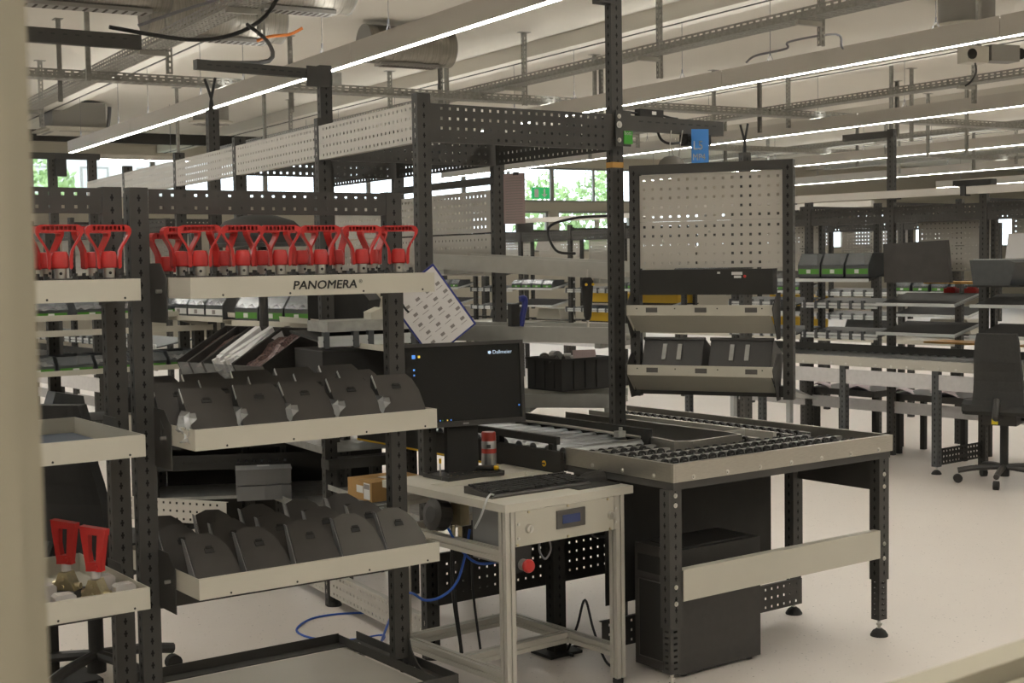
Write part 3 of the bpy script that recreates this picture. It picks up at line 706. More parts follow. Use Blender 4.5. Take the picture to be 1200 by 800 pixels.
# left rack: blue mat in the middle tray, hinged mounts with white blocks in the bottom tray
x, y = rf(-0.985 + 0.02, -0.29)
tag(obj('tray_mat', MB().box(0, 0.80, 0.01, 0.58, 0, 0.012), 'mat_blue', loc=(x, y, 1.0215), rz=RY), 'dark blue mat lying in the left rack middle tray', 'mat')
def make_hinge_mount(label, loc, yaw):
    t = thing('hinged_mount', label, 'bracket', loc, yaw, 'hinged red mounts in the left bottom tray'); t.scale = (0.78, 0.9, 0.92)
    b = MB()
    outer = [(-0.030, 0.085), (0.030, 0.085), (0.046, 0.185), (0.052, 0.215), (-0.052, 0.225), (-0.048, 0.190)]
    b.prism([(-0.030, 0.085), (-0.012, 0.10), (-0.020, 0.150), (-0.018, 0.200), (-0.052, 0.225), (-0.048, 0.190)], 'y', -0.012, 0.012)
    b.prism([(0.030, 0.085), (0.052, 0.215), (0.040, 0.216), (0.018, 0.195), (0.014, 0.150), (0.010, 0.100)], 'y', -0.012, 0.012)
    b.prism([(-0.052, 0.226), (0.054, 0.216), (0.052, 0.196), (-0.03, 0.200)], 'y', -0.014, 0.014)
    b.prism([(-0.032, 0.083), (0.032, 0.083), (0.026, 0.112), (-0.028, 0.112)], 'y', -0.013, 0.013)
    obj('handle', cached('hmh', lambda: b.mesh('handle')), 'red_plastic', t)
    obj('button', cached('hmb', lambda: MB().cyl((0.012, -0.013, 0.098), (0.012, -0.019, 0.098), 0.008, n=10).mesh('button')), 'red_plastic', t)
    obj('collar', cached('hmc', lambda: MB().cyl((0, 0, 0.060), (0, 0, 0.084), 0.017, n=14).mesh('collar', True)), 'block_white', t)
    q = MB(); q.prism([(-0.05, 0.0), (0.05, 0.0), (0.030, 0.030), (0.016, 0.058), (-0.016, 0.058), (-0.030, 0.030)], 'y', -0.024, 0.024)
    q.cyl((-0.055, 0, 0.014), (-0.035, 0, 0.014), 0.012, n=8); q.cyl((0.035, 0, 0.014), (0.060, 0, 0.014), 0.010, n=8); q.cyl((0, -0.024, 0.038), (0, -0.03, 0.038), 0.008, n=8); q.cyl((0, -0.024, 0.012), (0, -0.03, 0.012), 0.007, n=8)
    obj('clamp', cached('hmq', lambda: q.mesh('clamp')), 'brass', t)
    obj('base', cached('hmba', lambda: MB().box(-0.06, 0.06, -0.05, 0.05, -0.027, -0.001).mesh('base')), 'black_plastic', t)
for k, (u, v, lab) in enumerate(((-0.265, -0.185, 'front'), (-0.300, -0.03, 'rear'))):
    x, y = rf(u, v); make_hinge_mount('red hinged mount with brass clamp at the right end of left bottom tray, %s one' % lab, (x, y, 0.6085), RY - 50)
for k, (u, v, lab) in enumerate(((-0.455, -0.185, 'front'), (-0.49, -0.03, 'rear'))):
    x, y = rf(u, v); make_hinge_mount('red hinged mount half hidden by the mullion, %s one' % lab, (x, y, 0.6085), RY - 50)
for k, (u, v, lab) in enumerate(((-0.185, -0.19, 'front block at the corner of the left bottom tray'), (-0.195, -0.045, 'rear block by the post in the left bottom tray'), (-0.365, -0.205, 'front block between the red mounts'), (-0.375, -0.06, 'rear block between the red mounts'))):
    x, y = rf(u, v); q = MB().prism([(-0.03, 0), (0.03, 0), (0.03, 0.048), (0.022, 0.055), (-0.022, 0.055), (-0.03, 0.048)], 'y', -0.02, 0.02)
    tag(obj('plastic_block', q, 'block_white', loc=(x, y, 0.5835), rz=RY), 'off-white plastic ' + lab, 'block', 'plastic blocks in the left bottom tray')

# ------------------------------------------------------------------ aluminium test desk
DY = 38.57; DO = (-0.032, 4.659); df = frame(DY, *DO)
desk = thing('test_desk', 'aluminium profile test desk with white top and key-locked front panel', 'desk', (*DO, 0), DY)
DZ = 0.727
tp = MB(); tp.box(0, 0.60, 0, 0.40, DZ - 0.028, DZ); tp.box(0, 0.07, 0.40, 0.54, DZ - 0.028, DZ); tp.box(0.53, 0.60, 0.40, 0.54, DZ - 0.028, DZ); tp.box(0, 0.60, 0.54, 0.76, DZ - 0.028, DZ); tp.box(0.07, 0.53, 0.40, 0.54, DZ - 0.028, DZ - 0.018)
obj('desk_top', tp, 'desk_top', desk)
def profile(h, w_=0.04):
    # aluminium extrusion, grooves on all four faces, upright from z=0
    def mk():
        b = MB(); g = 0.008; d = 0.006; h_ = w_ / 2
        pts = []
        for q in range(4):
            c, s_ = math.cos(q * math.pi / 2), math.sin(q * math.pi / 2)
            for (px, py) in ((h_, -h_), (h_, -g / 2), (h_ - d, -g / 2), (h_ - d, g / 2), (h_, g / 2)):
                pts.append((c * px - s_ * py, s_ * px + c * py))
        b.prism(pts, 'z', 0, h); return b.mesh('profile')
    return cached(('prof', round(h, 3), w_), mk)
for (px, py) in ((0.022, 0.022), (0.535, 0.022), (0.022, 0.66), (0.535, 0.66)):
    lg = obj('leg', profile(DZ - 0.028 - 0.02), 'aluminium', desk, loc=(px, py, 0.02))
    obj('foot', MB().cyl((0, 0, -0.02), (0, 0, 0), 0.02, n=12), 'matte_black', lg)
def rail_a(x0, x1, y, z): obj('rail', profile(x1 - x0), 'aluminium', desk, loc=(x0, y, z), ry=90)
def rail_b(x, y0, y1, z): obj('rail', profile(y1 - y0), 'aluminium', desk, loc=(x, y0, z), rx=-90)
rail_b(0.022, 0.042, 0.64, 0.545); rail_b(0.022, 0.042, 0.64, 0.118); rail_b(0.535, 0.042, 0.64, 0.118)
rail_a(0.042, 0.515, 0.66, 0.118); rail_a(0.042, 0.515, 0.30, 0.118); rail_a(0.042, 0.515, 0.66, 0.545); rail_a(0.042, 0.515, 0.66, 0.66)
pn = obj('front_panel', MB().box(0.043, 0.50, -0.002, 0.002, 0.577, DZ - 0.029), 'light_grey', desk)
obj('panel_flange', MB().box(0.501, 0.515, -0.003, 0.001, 0.577, DZ - 0.029), 'aluminium', desk)
dp_ = obj('display', MB().box(0.225, 0.357, -0.008, -0.002, 0.615, 0.680), 'cover_grey', pn)
obj('display_screen', MB().box(0.25, 0.332, -0.0095, -0.008, 0.632, 0.662), 'lcd_blue', pn)
for kx, kz in ((0.100, 0.634), (0.484, 0.632)):
    kl = MB().cyl((kx, -0.002, kz), (kx, -0.014, kz), 0.0155, 0.014, n=20); kl.box(kx - 0.002, kx + 0.002, -0.0155, -0.014, kz - 0.008, kz + 0.008)
    obj('key_lock', kl, 'steel', pn)
for sx, sz in ((0.055, 0.655), (0.055, 0.605), (0.508, 0.655), (0.508, 0.605), (0.10, 0.692), (0.28, 0.692), (0.47, 0.692), (0.05, 0.583), (0.28, 0.583), (0.48, 0.583)):
    obj('screw', cached('scr', lambda: MB().cyl((0, 0.0, 0), (0, -0.004, 0), 0.005, n=8).mesh('screw')), 'brass' if sz > 0.69 or sz < 0.59 else 'steel', pn, loc=(sx, -0.002, sz))
es = obj('emergency_stop', MB().cyl((0.075, 0.004, 0.512), (0.075, -0.018, 0.512), 0.020, n=16), 'can_silver', desk)
obj('stop_button', MB().lathe([(0.016, 0), (0.022, 0.004), (0.024, 0.014), (0.020, 0.022), (0.008, 0.025)], 20).mesh('stop_button', True), 'red_plastic', es, loc=(0.075, -0.018, 0.512), rx=90)
obj('stop_bracket', MB().box(0.045, 0.115, 0.004, 0.012, 0.485, 0.577), 'matte_black', desk)
obj('equipment_box', MB().box(0.055, 0.15, 0.09, 0.26, 0.50, 0.69).box(0.054, 0.10, 0.088, 0.09, 0.47, 0.69), 'crate_grey', desk)
obj('transformer', MB().lathe([(0.05, 0), (0.058, 0.01), (0.058, 0.06), (0.03, 0.068)], 20), 'black_plastic', desk, loc=(0.05, 0.42, 0.63), ry=-80)
obj('terminal', MB().box(0.06, 0.10, 0.34, 0.40, 0.60, 0.68).cyl((0.05, 0.33, 0.54), (0.05, 0.33, 0.60), 0.008).cyl((0.05, 0.37, 0.53), (0.05, 0.37, 0.60), 0.006), 'brass', desk)

# things on the desk
x, y = df(0.272, 0.205)
kb = thing('keyboard', 'black full-size keyboard lying across the test desk', 'keyboard', (x, y, DZ), DY - 2)
b = MB(); b.prism([(-0.085, 0), (0.085, 0), (0.085, 0.026), (0.02, 0.022), (-0.075, 0.012), (-0.085, 0.006)], 'x', -0.228, 0.228)
obj('case', b, 'cover_black', kb)
kk = MB()
for r_ in range(6):
    yy = -0.066 + r_ * 0.0235 + (0.006 if r_ == 5 else 0)
    zz = 0.0135 + 0.012 * (yy + 0.075) / 0.15
    cxs = []
    if r_ == 0: cxs = [(-0.215, 0.026), (-0.187, 0.022), (-0.160, 0.022), (-0.132, 0.11), (-0.016, 0.022), (0.012, 0.022), (0.042, 0.026)]
    else: cxs = [(-0.215 + k_ * 0.0192, 0.0165) for k_ in range(15)]
    cxs += [(0.082 + k_ * 0.0192, 0.0165) for k_ in range(3)] + [(0.148 + k_ * 0.0192, 0.0165) for k_ in range(4)]
    for (x0, w_) in cxs:
        kk.prism([(x0, yy), (x0 + w_, yy), (x0 + w_, yy + 0.019), (x0, yy + 0.019)], 'z', zz, zz + 0.008)
ko = obj('keys', kk, 'matte_black', kb); ko['kind'] = 'stuff'
cb = MB().tube([(*df(0.06, 0.14), DZ + 0.01), (*df(0.03, 0.12), DZ + 0.02), (*df(-0.004, 0.10), DZ + 0.004), (*df(-0.012, 0.12), DZ - 0.05), (*df(-0.01, 0.16), DZ - 0.10)], 0.004, 6)
tag(obj('tied_cable', cb, 'edge_pale'), 'short grey tied cable hanging over the desk edge beside the keyboard', 'cable')
x, y = df(0.50, 0.155)
tag(obj('mouse_pad', MB().box(-0.115, 0.09, -0.095, 0.10, 0, 0.003), 'chair_grey', loc=(x, y, DZ), rz=DY), 'dark grey mouse pad at the right corner of the test desk', 'mouse pad')
x, y = df(0.566, 0.185)
ms = thing('computer_mouse', 'black computer mouse on the pad right of the keyboard', 'mouse', (x, y, DZ + 0.003), -72)
b = MB(); pr = []
for i in range(9):
    t_ = i / 8; yy = -0.056 + 0.112 * t_; hw = 0.031 * math.sin(math.pi * (0.12 + 0.76 * t_)) ** 0.5; hh = 0.036 * math.sin(math.pi * (0.10 + 0.62 * t_)) ** 0.8
    pr.append([(hw * math.cos(a), yy, max(0, hh * math.sin(a))) for a in [math.pi * k / 8 for k in range(9)]])
for i in range(8):
    for k in range(8): b.quad(pr[i][k], pr[i][k + 1], pr[i + 1][k + 1], pr[i + 1][k])
b.poly(pr[0]); b.poly(pr[8][::-1])
obj('body', b.mesh('body', True), 'black_plastic', ms)
obj('wheel', MB().cyl((-0.004, 0.03, 0.028), (0.004, 0.03, 0.028), 0.010, n=12), 'cover_grey', ms)
# monitor
mc = (-0.185, 5.325)
mon = thing('monitor', 'black flat monitor showing a dark desktop behind the keyboard', 'monitor', (*mc, DZ), 25)
MW, MH, MZ = 0.512, 0.325, 0.195
b = MB(); b.box(-MW / 2, MW / 2, 0.002, 0.035, 0, MH); b.box(-MW / 2 + 0.06, MW / 2 - 0.06, 0.035, 0.06, 0.05, MH - 0.05)
for (x0, x1, z0, z1) in ((-MW / 2, MW / 2, 0, 0.020), (-MW / 2, MW / 2, MH - 0.014, MH), (-MW / 2, -MW / 2 + 0.014, 0.02, MH - 0.014), (MW / 2 - 0.014, MW / 2, 0.02, MH - 0.014)): b.box(x0, x1, -0.006, 0.002, z0, z1)
hs_ = obj('housing', b, 'black_plastic', mon, loc=(0, 0, MZ), rx=-3)
sc_ = obj('screen', MB().box(-MW / 2 + 0.014, MW / 2 - 0.014, -0.0005, 0.0018, 0.02, MH - 0.014), 'screen', mon, loc=(0, 0, MZ), rx=-3)
obj('lettering', text_mesh('Dallmeier', 0.020, 0.0002, 0, 1.05), 'screen_text', sc_, loc=(0.125, -0.0015, 0.274))
obj('logo', MB().cyl((0.113, -0.0006, 0.280), (0.113, -0.0014, 0.280), 0.0065, n=16).prism([(0.104, 0.2745), (0.110, 0.280), (0.104, 0.2855), (0.107, 0.280)], 'y', -0.0016, -0.0006), 'screen_text', sc_)
for (ix, iz, s_, m_) in ((-0.205, 0.275, 0.014, 'screen_icon'), (-0.183, 0.275, 0.009, 'screen_icon_y'), (-0.205, 0.225, 0.007, 'screen_icon'), (-0.205, 0.205, 0.006, 'screen_icon'), (-0.105, 0.026, 0.005, 'screen_icon'), (-0.095, 0.026, 0.004, 'sticker_green'), (-0.075, 0.026, 0.005, 'screen_icon_y'), (-0.06, 0.026, 0.005, 'screen_icon'), (0.232, 0.068, 0.006, 'screen_icon')):
    obj('icon', MB().box(ix - s_ / 2, ix + s_ / 2, -0.0014, -0.0006, iz - s_ / 2, iz + s_ / 2), m_, sc_)
obj('badge', MB().box(-0.012, 0.012, -0.0068, -0.006, 0.007, 0.013), 'crate_grey', hs_)
obj('stand_column', MB().box(-0.065, 0.065, 0.03, 0.065, 0.008, MZ + 0.10), 'matte_black', mon)
obj('stand_foot', MB().prism([(-0.13, -0.09), (0.13, -0.09), (0.13, 0.10), (-0.13, 0.10)], 'z', 0, 0.012), 'black_plastic', mon, loc=(0, 0.02, 0))
# parts tray with screws, screwdriver, can
x, y = df(0.30, 0.63)
pt_ = thing('parts_tray', 'shallow black tray of loose screws in front of the monitor', 'tray', (x, y, DZ), DY)
obj('body', tray_mesh(0.27, 0.17, 0.016), 'black_plastic', pt_, loc=(-0.145, -0.09, 0))
rr = random.Random(9)
for i in range(22):
    px, py = -0.12 + 0.22 * rr.random(), -0.07 + 0.12 * rr.random()
    a = rr.uniform(0, math.pi); d = 0.008
    tag(obj('screw', cached('loosescrew', lambda: MB().cyl((-0.008, 0, 0.004), (0.008, 0, 0.004), 0.003, n=6).cyl((-0.012, 0, 0.004), (-0.008, 0, 0.004), 0.006, n=8).mesh('screw')), 'brass' if i % 3 else 'steel', loc=(x + px * 0.78 - py * 0.62, y + px * 0.62 + py * 0.78, DZ + 0.004), rz=math.degrees(a)), 'small metal screw lying in the shallow black tray', 'screw', 'loose screws in the tray')
x, y = df(0.16, 0.60)
sd = thing('screwdriver', 'upright thin screwdriver with yellow tip beside the monitor foot', 'screwdriver', (x, y, DZ + 0.004), 0)
obj('blade', MB().cyl((0, 0, 0), (0, 0, 0.06), 0.003, n=8), 'steel', sd); obj('handle', MB().cyl((0, 0, 0.06), (0, 0, 0.078), 0.005, n=10), 'yellow', sd)
x, y = df(0.395, 0.60)
s2 = thing('screwdriver', 'black screwdriver with yellow knob lying by the can', 'screwdriver', (x, y, DZ + 0.022), DY - 48)
obj('handle', MB().cyl((-0.10, 0, 0), (0.02, 0, 0), 0.010, n=10), 'black_plastic', s2); obj('knob', MB().lathe([(0.006, -0.008), (0.011, -0.003), (0.011, 0.005), (0.006, 0.010)], 14), 'yellow', s2, loc=(0.028, 0, 0))
x, y = df(0.445, 0.665)
can = thing('spray_can', 'silver aerosol can with red cap on the test desk', 'can', (x, y, DZ), 0)
obj('body', MB().lathe([(0.028, 0), (0.030, 0.003), (0.030, 0.115), (0.027, 0.122)], 24).mesh('body', True), 'can_silver', can)
obj('cap', MB().lathe([(0.0285, 0.118), (0.0285, 0.150), (0.026, 0.154)], 24).mesh('cap', True), 'can_red', can)
obj('band', MB().lathe([(0.0303, 0.070), (0.0303, 0.088)], 24), 'can_red', can)
obj('logo', MB().box(-0.008, 0.008, -0.0312, -0.029, 0.092, 0.106), 'ink', can)

# ------------------------------------------------------------------ conveyor turning table
TY = 36.7; TO = (0.568, 4.856); tf = frame(TY, *TO); TZ = 0.829
tab = thing('transfer_table', 'steel-edged U-turn conveyor table with skate wheel tracks', 'conveyor table', (*TO, 0), TY)
def plate(name, x0, x1, y0, y1, z0=0.763, z1=TZ, mt='brushed'): return obj(name, MB().box(x0, x1, y0, y1, z0, z1), mt, tab)
p1 = plate('front_plate', 0.004, 1.212, -0.004, 0.0); obj('front_plate_lip', MB().box(0.004, 1.212, 0.0, 0.014, TZ - 0.003, TZ), 'brushed', p1)
p2 = plate('left_plate', -0.008, -0.004, 0.006, 0.60); obj('left_plate_lip', MB().box(-0.004, 0.010, 0.006, 0.60, TZ - 0.003, TZ), 'brushed', p2)
plate('corner_strip', -0.008, 0.003, -0.004, 0.005)
p3 = plate('right_plate', 1.208, 1.212, 0.0, 1.62); obj('right_plate_lip', MB().box(1.194, 1.208, 0.0, 1.62, TZ - 0.003, TZ), 'brushed', p3)
for i in range(7): obj('bolt', bolt_mesh(), 'steel', p1, loc=(0.09 + i * 0.172, -0.004, 0.776))
for i in range(3): obj('bolt', bolt_mesh(), 'steel', p2, loc=(-0.008, 0.10 + i * 0.17, 0.778), rz=-90)
fr_ = MB(); fr_.box(0.0, 1.205, 0.004, 0.03, 0.735, 0.763); fr_.box(0.0, 0.03, 0.03, 0.60, 0.735, 0.763); fr_.box(1.175, 1.205, 0.03, 1.6, 0.735, 0.763); fr_.box(0.03, 1.175, 0.56, 0.60, 0.70, 0.763)
obj('under_frame', fr_, 'anthracite', tab)
# legs
def table_leg(x, y):
    lg = obj('leg', post_mesh(0.50, 0.06, 0.05), 'anthracite', tab, loc=(x, y, 0.235))
    inner = MB(); 
    for (W_, M_) in ((0.05, Matrix.Identity(4)), (0.04, Matrix.Translation((0, 0.04, 0)) @ Matrix.Rotation(R(-90), 4, 'Z')), (0.04, Matrix.Translation((0.05, 0, 0)) @ Matrix.Rotation(R(90), 4, 'Z')), (0.05, Matrix.Translation((0.05, 0.04, 0)) @ Matrix.Rotation(R(180), 4, 'Z'))):
        inner.sheet(W_, 0.17, [W_ / 2], [0.018 + k * 0.0225 for k in range(7)], 0.018, 0.008, 0.002, M_)
    obj('inner_leg', cached('inleg', lambda: inner.mesh('inner_leg')), 'anthracite', lg, loc=(0.005, 0.005, -0.165))
    obj('spindle', spindle_mesh(), 'steel', lg, loc=(0.03, 0.025, -0.235)); obj('foot', foot_mesh(), 'matte_black', lg, loc=(0.03, 0.025, -0.235))
    return lg
for (x, y) in ((-0.02, 0.006), (1.14, 0.006), (1.14, 0.465), (1.14, 1.5)): table_leg(x, y)
for (x, z) in ((0.01, 0.735), (0.01, 0.70), (0.01, 0.405), (0.01, 0.345), (1.17, 0.69), (1.17, 0.64), (1.17, 0.405), (1.17, 0.345)):
    obj('bolt', bolt_mesh(), 'steel', tab, loc=(x, 0.006, z - 0.02))
rl = MB().box(0.042, 1.138, 0.0, 0.003, 0.33, 0.444); rl.box(0.042, 1.138, 0.003, 0.035, 0.441, 0.444)
obj('front_rail', rl, 'light_grey', tab)
obj('side_beam', MB().box(1.165, 1.175, 0.06, 0.46, 0.60, 0.735), 'anthracite', tab)
obj('foot_panel', perf_mesh(1.14, 0.112, 29, 3, hole=0.010), 'anthracite', tab, loc=(0.04, 0.452, 0.052))
obj('modesty_panel', MB().box(0.12, 1.06, 0.52, 0.525, 0.20, 0.74), 'black_steel', tab)
# inner island wall
il = [(0.448, 1.55), (0.448, 0.591), (0.425, 0.45), (0.485, 0.405), (0.786, 0.425), (0.800, 0.55), (0.802, 1.6)]
b = MB()
for (a, c) in zip(il[:-1], il[1:]):
    b.quad((*a, 0.755), (*c, 0.755), (*c, TZ), (*a, TZ))
    d = Vector((c[0] - a[0], c[1] - a[1])).normalized(); nn = (-d.y * 0.012, d.x * 0.012)
    b.quad((*a, TZ), (*c, TZ), (c[0] + nn[0], c[1] + nn[1], TZ + 0.0005), (a[0] + nn[0], a[1] + nn[1], TZ + 0.0005))
    b.quad((c[0] + nn[0] * .3, c[1] + nn[1] * .3, 0.755), (a[0] + nn[0] * .3, a[1] + nn[1] * .3, 0.755), (a[0] + nn[0] * .3, a[1] + nn[1] * .3, TZ), (c[0] + nn[0] * .3, c[1] + nn[1] * .3, TZ))
obj('island_wall', b, 'brushed', tab)
obj('island_dark_fill', MB().prism([(p[0] , p[1]) for p in il], 'z', 0.742, 0.752), 'black_steel', tab)  # dark plate added so the inside of the island reads as shaded
obj('bed_plate', MB().box(0.01, 1.19, 0.015, 0.60, 0.748, 0.754).box(0.81, 1.19, 0.60, 1.6, 0.748, 0.754), 'black_steel', tab)
# wheel tracks
def wheel_track(x, y, L_, along, sides=(-1, 1)):
    b = MB(); b.box(0, L_, -0.014, 0.014, 0, 0.004); b.box(0, L_, -0.014, -0.011, 0, 0.048); b.box(0, L_, 0.011, 0.014, 0, 0.048); b.box(0, L_, -0.014, 0.014, 0.045, 0.048)
    tr = obj('wheel_rail', b, 'tray_zinc', tab, loc=(x, y, 0.758), rz=0 if along == 'x' else 90)
    wv = MB(); n_ = int(L_ / 0.05)
    for sd_ in sides:
        for i in range(n_):
            c = 0.02 + i * 0.05 + (0.025 if sd_ > 0 else 0); wv.cyl((c, sd_ * 0.018, 0.038), (c, sd_ * 0.032, 0.038), 0.0155, n=10)
    o = obj('skate_wheels', wv, 'matte_black', tr); o['kind'] = 'stuff'
    ax_ = MB()
    for sd_ in sides:
        for i in range(n_):
            c = 0.02 + i * 0.05 + (0.025 if sd_ > 0 else 0); ax_.cyl((c, sd_ * 0.012, 0.038), (c, sd_ * 0.0365, 0.038), 0.004, n=6)
    o = obj('wheel_axles', ax_, 'galvanised', tr); o['kind'] = 'stuff'
for y, x0, x1 in ((0.115, 0.04, 1.17), (0.235, 0.03, 1.17), (0.345, 0.03, 1.10), (0.46, 0.02, 0.40), (0.565, 0.02, 0.42)): wheel_track(x0, y, x1 - x0, 'x')
wheel_track(0.87, 0.42, 1.15, 'y', (1,)); wheel_track(1.06, 0.40, 1.18, 'y'); wheel_track(1.165, 0.40, 1.18, 'y', (1,))
obj('lane_rail', MB().box(0.945, 0.965, 0.40, 1.6, 0.79, 0.825), 'aluminium', tab)
obj('cross_plate', MB().box(0.80, 0.95, 0.56, 0.565, 0.76, TZ - 0.004), 'aluminium', tab)

# powered roller bed that feeds the table
rb = thing('roller_conveyor', 'black-framed roller conveyor feeding the steel table behind the desk', 'conveyor', (*tf(0, 0.61), 0), TY)
BL = 1.55
sb_ = obj('side_beam', MB().box(-0.03, -0.01, 0, BL, 0.715, 0.812).box(-0.03, 0.03, 0, BL, 0.712, 0.718), 'black_steel', rb)
obj('yellow_strip', MB().box(-0.032, -0.0305, 0.35, BL, 0.714, 0.722), 'yellow', sb_)
obj('warning_badge', MB().cyl((-0.030, 0.10, 0.758), (-0.0325, 0.10, 0.758), 0.012, n=18), 'yellow', sb_)
obj('badge_print', MB().box(-0.0335, -0.0325, 0.090, 0.110, 0.755, 0.761), 'ink', sb_)
obj('side_beam', MB().box(0.435, 0.455, 0.0, BL, 0.715, 0.862), 'black_steel', rb)
obj('guide_rail', MB().box(0.0, 0.02, 0.06, BL, 0.832, 0.862), 'black_steel', rb)
for i in range(5): obj('guide_bracket', MB().box(-0.012, 0.012, 0.07 + i * 0.35, 0.095 + i * 0.35, 0.80, 0.835), 'black_steel', rb)
obj('roller_gap_shade', MB().box(0.0, 0.43, 0.0, BL, 0.735, 0.74), 'black_steel', rb)  # black sheet added to darken the gaps between the rollers
for i in range(16):
    rl_ = obj('roller', cached('roller', lambda: MB().cyl((0, 0, 0), (0.40, 0, 0), 0.024, n=20).cyl((-0.012, 0, 0), (0.42, 0, 0), 0.006, n=8).mesh('roller', True)), 'roller_steel', rb, loc=(0.015, 0.035 + i * 0.096, 0.80))
obj('chain', MB().tube([(0.405, 0.02, 0.83), (0.405, 0.5, 0.834), (0.405, 1.0, 0.83), (0.40, BL, 0.83)], 0.007, 6), 'steel', rb)
obj('sensor', MB().box(0.36, 0.40, 0.10, 0.13, 0.825, 0.85).cyl((0.38, 0.11, 0.85), (0.38, 0.11, 0.865), 0.008), 'tray_zinc', rb)
obj('stand', post_mesh(0.70, 0.06, 0.05), 'black_steel', rb, loc=(-0.03, 0.05, 0.012)); obj('stand_foot', MB().box(-0.08, 0.08, 0.01, 0.14, 0, 0.012), 'black_steel', rb)
obj('stand', post_mesh(0.70, 0.06, 0.05), 'black_steel', rb, loc=(0.36, 1.2, 0.012)); obj('stand_foot', MB().box(0.30, 0.48, 1.16, 1.29, 0, 0.012), 'black_steel', rb)
pb = obj('cable_channel', perf_mesh(0.92, 0.20, 23, 4, hole=0.009), 'black_steel', rb, loc=(-0.47, 0.207, 0.24))
obj('cable_channel_tray', MB().box(-0.47, 0.45, 0.21, 0.32, 0.24, 0.243), 'black_steel', rb)

# PC tower under the table
pc = thing('computer_tower', 'black computer tower standing on the floor under the steel table', 'computer', (*tf(0.13, 0.125), 0), TY)
b = MB(); b.box(0.012, 0.44, 0, 0.235, 0.012, 0.478); b.box(0.05, 0.40, 0.03, 0.20, 0.478, 0.482)
obj('case', b, 'black_plastic', pc)
fr_ = MB(); fr_.box(0, 0.012, 0, 0.235, 0.012, 0.478)
bz = obj('front_bezel', fr_, 'cover_black', pc)
obj('door', MB().box(-0.006, 0, 0.03, 0.205, 0.05, 0.345), 'matte_black', bz)
ed = MB()
for (y0, y1, z0, z1) in ((0.028, 0.207, 0.047, 0.051), (0.028, 0.207, 0.344, 0.348), (0.028, 0.031, 0.05, 0.345), (0.204, 0.207, 0.05, 0.345)): ed.box(-0.0075, -0.006, y0, y1, z0, z1)
obj('door_trim', ed, 'cover_grey', bz)
obj('drive_bay', MB().box(-0.004, 0, 0.02, 0.215, 0.375, 0.44), 'matte_black', bz)
obj('power_led', MB().cyl((0, 0.055, 0.455), (-0.004, 0.055, 0.455), 0.004, n=8), 'led_blue', bz)
for (x, y) in ((0.05, 0.03), (0.05, 0.20), (0.40, 0.03), (0.40, 0.20)): obj('foot', MB().cyl((x, y, 0), (x, y, 0.012), 0.016, n=12), 'matte_black', pc)

# ------------------------------------------------------------------ black gantry of the assembly line
GY = 36.5
P1 = (-0.349, 5.325); P2 = (0.437, 5.875); P3 = (-0.075, 6.77); P4 = (-0.851, 6.19)
G3 = (-1.414, 7.164); G4 = (-1.947, 8.088); G5 = (-2.526, 9.09); Q2 = (-0.64, 7.71); Q3 = (-1.21, 8.66)
gan = thing('line_gantry', 'black slotted-post gantry with grey and black perforated panels along its top', 'gantry', (0, 0, 0), 0)
def gpost(p, h, yaw=GY, mt='anthracite'): return obj('post', post_mesh(h), mt, gan, loc=(*p, 0), rz=yaw)
gp1 = gpost(P1, 2.205); gp2 = gpost(P2, 2.80); gpost(P3, 2.205, 31); gpost(P4, 2.205, 31); gpost(G3, 2.215, 31); gpost(G4, 2.215, 31); gpost(G5, 2.215, 31); gpost(Q2, 2.205, 31); gpost(Q3, 2.205, 31)
obj('post', post_mesh(2.49), 'anthracite', gan, loc=(-0.885, 6.56, 0), rz=31)        # taller post carrying a cable arm
def span(name, p, q, z, h, rows, mt, off=0.0, flange=0.03):
    d = Vector((q[0] - p[0], q[1] - p[1])); L_ = d.length - 2 * off; a = math.atan2(d.y, d.x); d.normalize()
    return obj(name, perf_mesh(L_, h, int((L_ - 0.03) / 0.038), rows, flange=flange), mt, gan, loc=(p[0] + d.x * off, p[1] + d.y * off, z), rz=math.degrees(a))
span('front_beam', (P1[0] + 0.048, P1[1] + 0.036), P2, 2.02, 0.148, 4, 'anthracite')
ab = lambda p: (p[0] - 0.0, p[1] + 0.0)
span('side_beam', (P2[0] + 0.02, P2[1] + 0.06), P3, 2.02, 0.148, 4, 'black_steel', 0.02, 0.0)
span('rear_beam', (P4[0] + 0.05, P4[1] + 0.05), P3, 2.02, 0.148, 4, 'anthracite')
span('side_beam', P3, Q2, 2.02, 0.148, 4, 'black_steel', 0.03, 0.0); span('side_beam', Q2, Q3, 2.02, 0.148, 4, 'black_steel', 0.03, 0.0)
span('rear_beam', (G3[0] + 0.05, G3[1] + 0.03), Q2, 2.02, 0.148, 4, 'anthracite')
for p, q in ((P1, P4), (P4, G3), (G3, G4), (G4, G5), (G5, (-3.05, 10.0))):
    span('top_panel', q, p, 2.018, 0.150, 4, 'panel_grey', 0.012)
span('foot_panel', P4, P1, 0.055, 0.11, 3, 'panel_grey', 0.02); span('foot_panel', G3, P4, 0.055, 0.11, 3, 'panel_grey', 0.02); span('foot_panel', G4, G3, 0.055, 0.11, 3, 'panel_grey', 0.02)
for (z, h) in ((1.70, 0.205), (1.485, 0.205)):
    span('back_panel', Q2, P3, z, h, 5, 'panel_grey', 0.04); span('back_panel', Q3, Q2, z, h, 5, 'panel_grey', 0.04)
obj('panel_top_rail', MB().box(0, 1.05, 0, 0.04, 1.935, 1.97), 'anthracite', gan, loc=(*Q2, 0), rz=-58.5)
for p in (P1, P4, G3, G4):
    obj('spindle', spindle_mesh(), 'steel', gan, loc=(p[0] + 0.02, p[1] + 0.03, -0.03)); 
    obj('foot', foot_mesh(), 'matte_black', gan, loc=(p[0] + 0.02, p[1] + 0.03, 0.0))
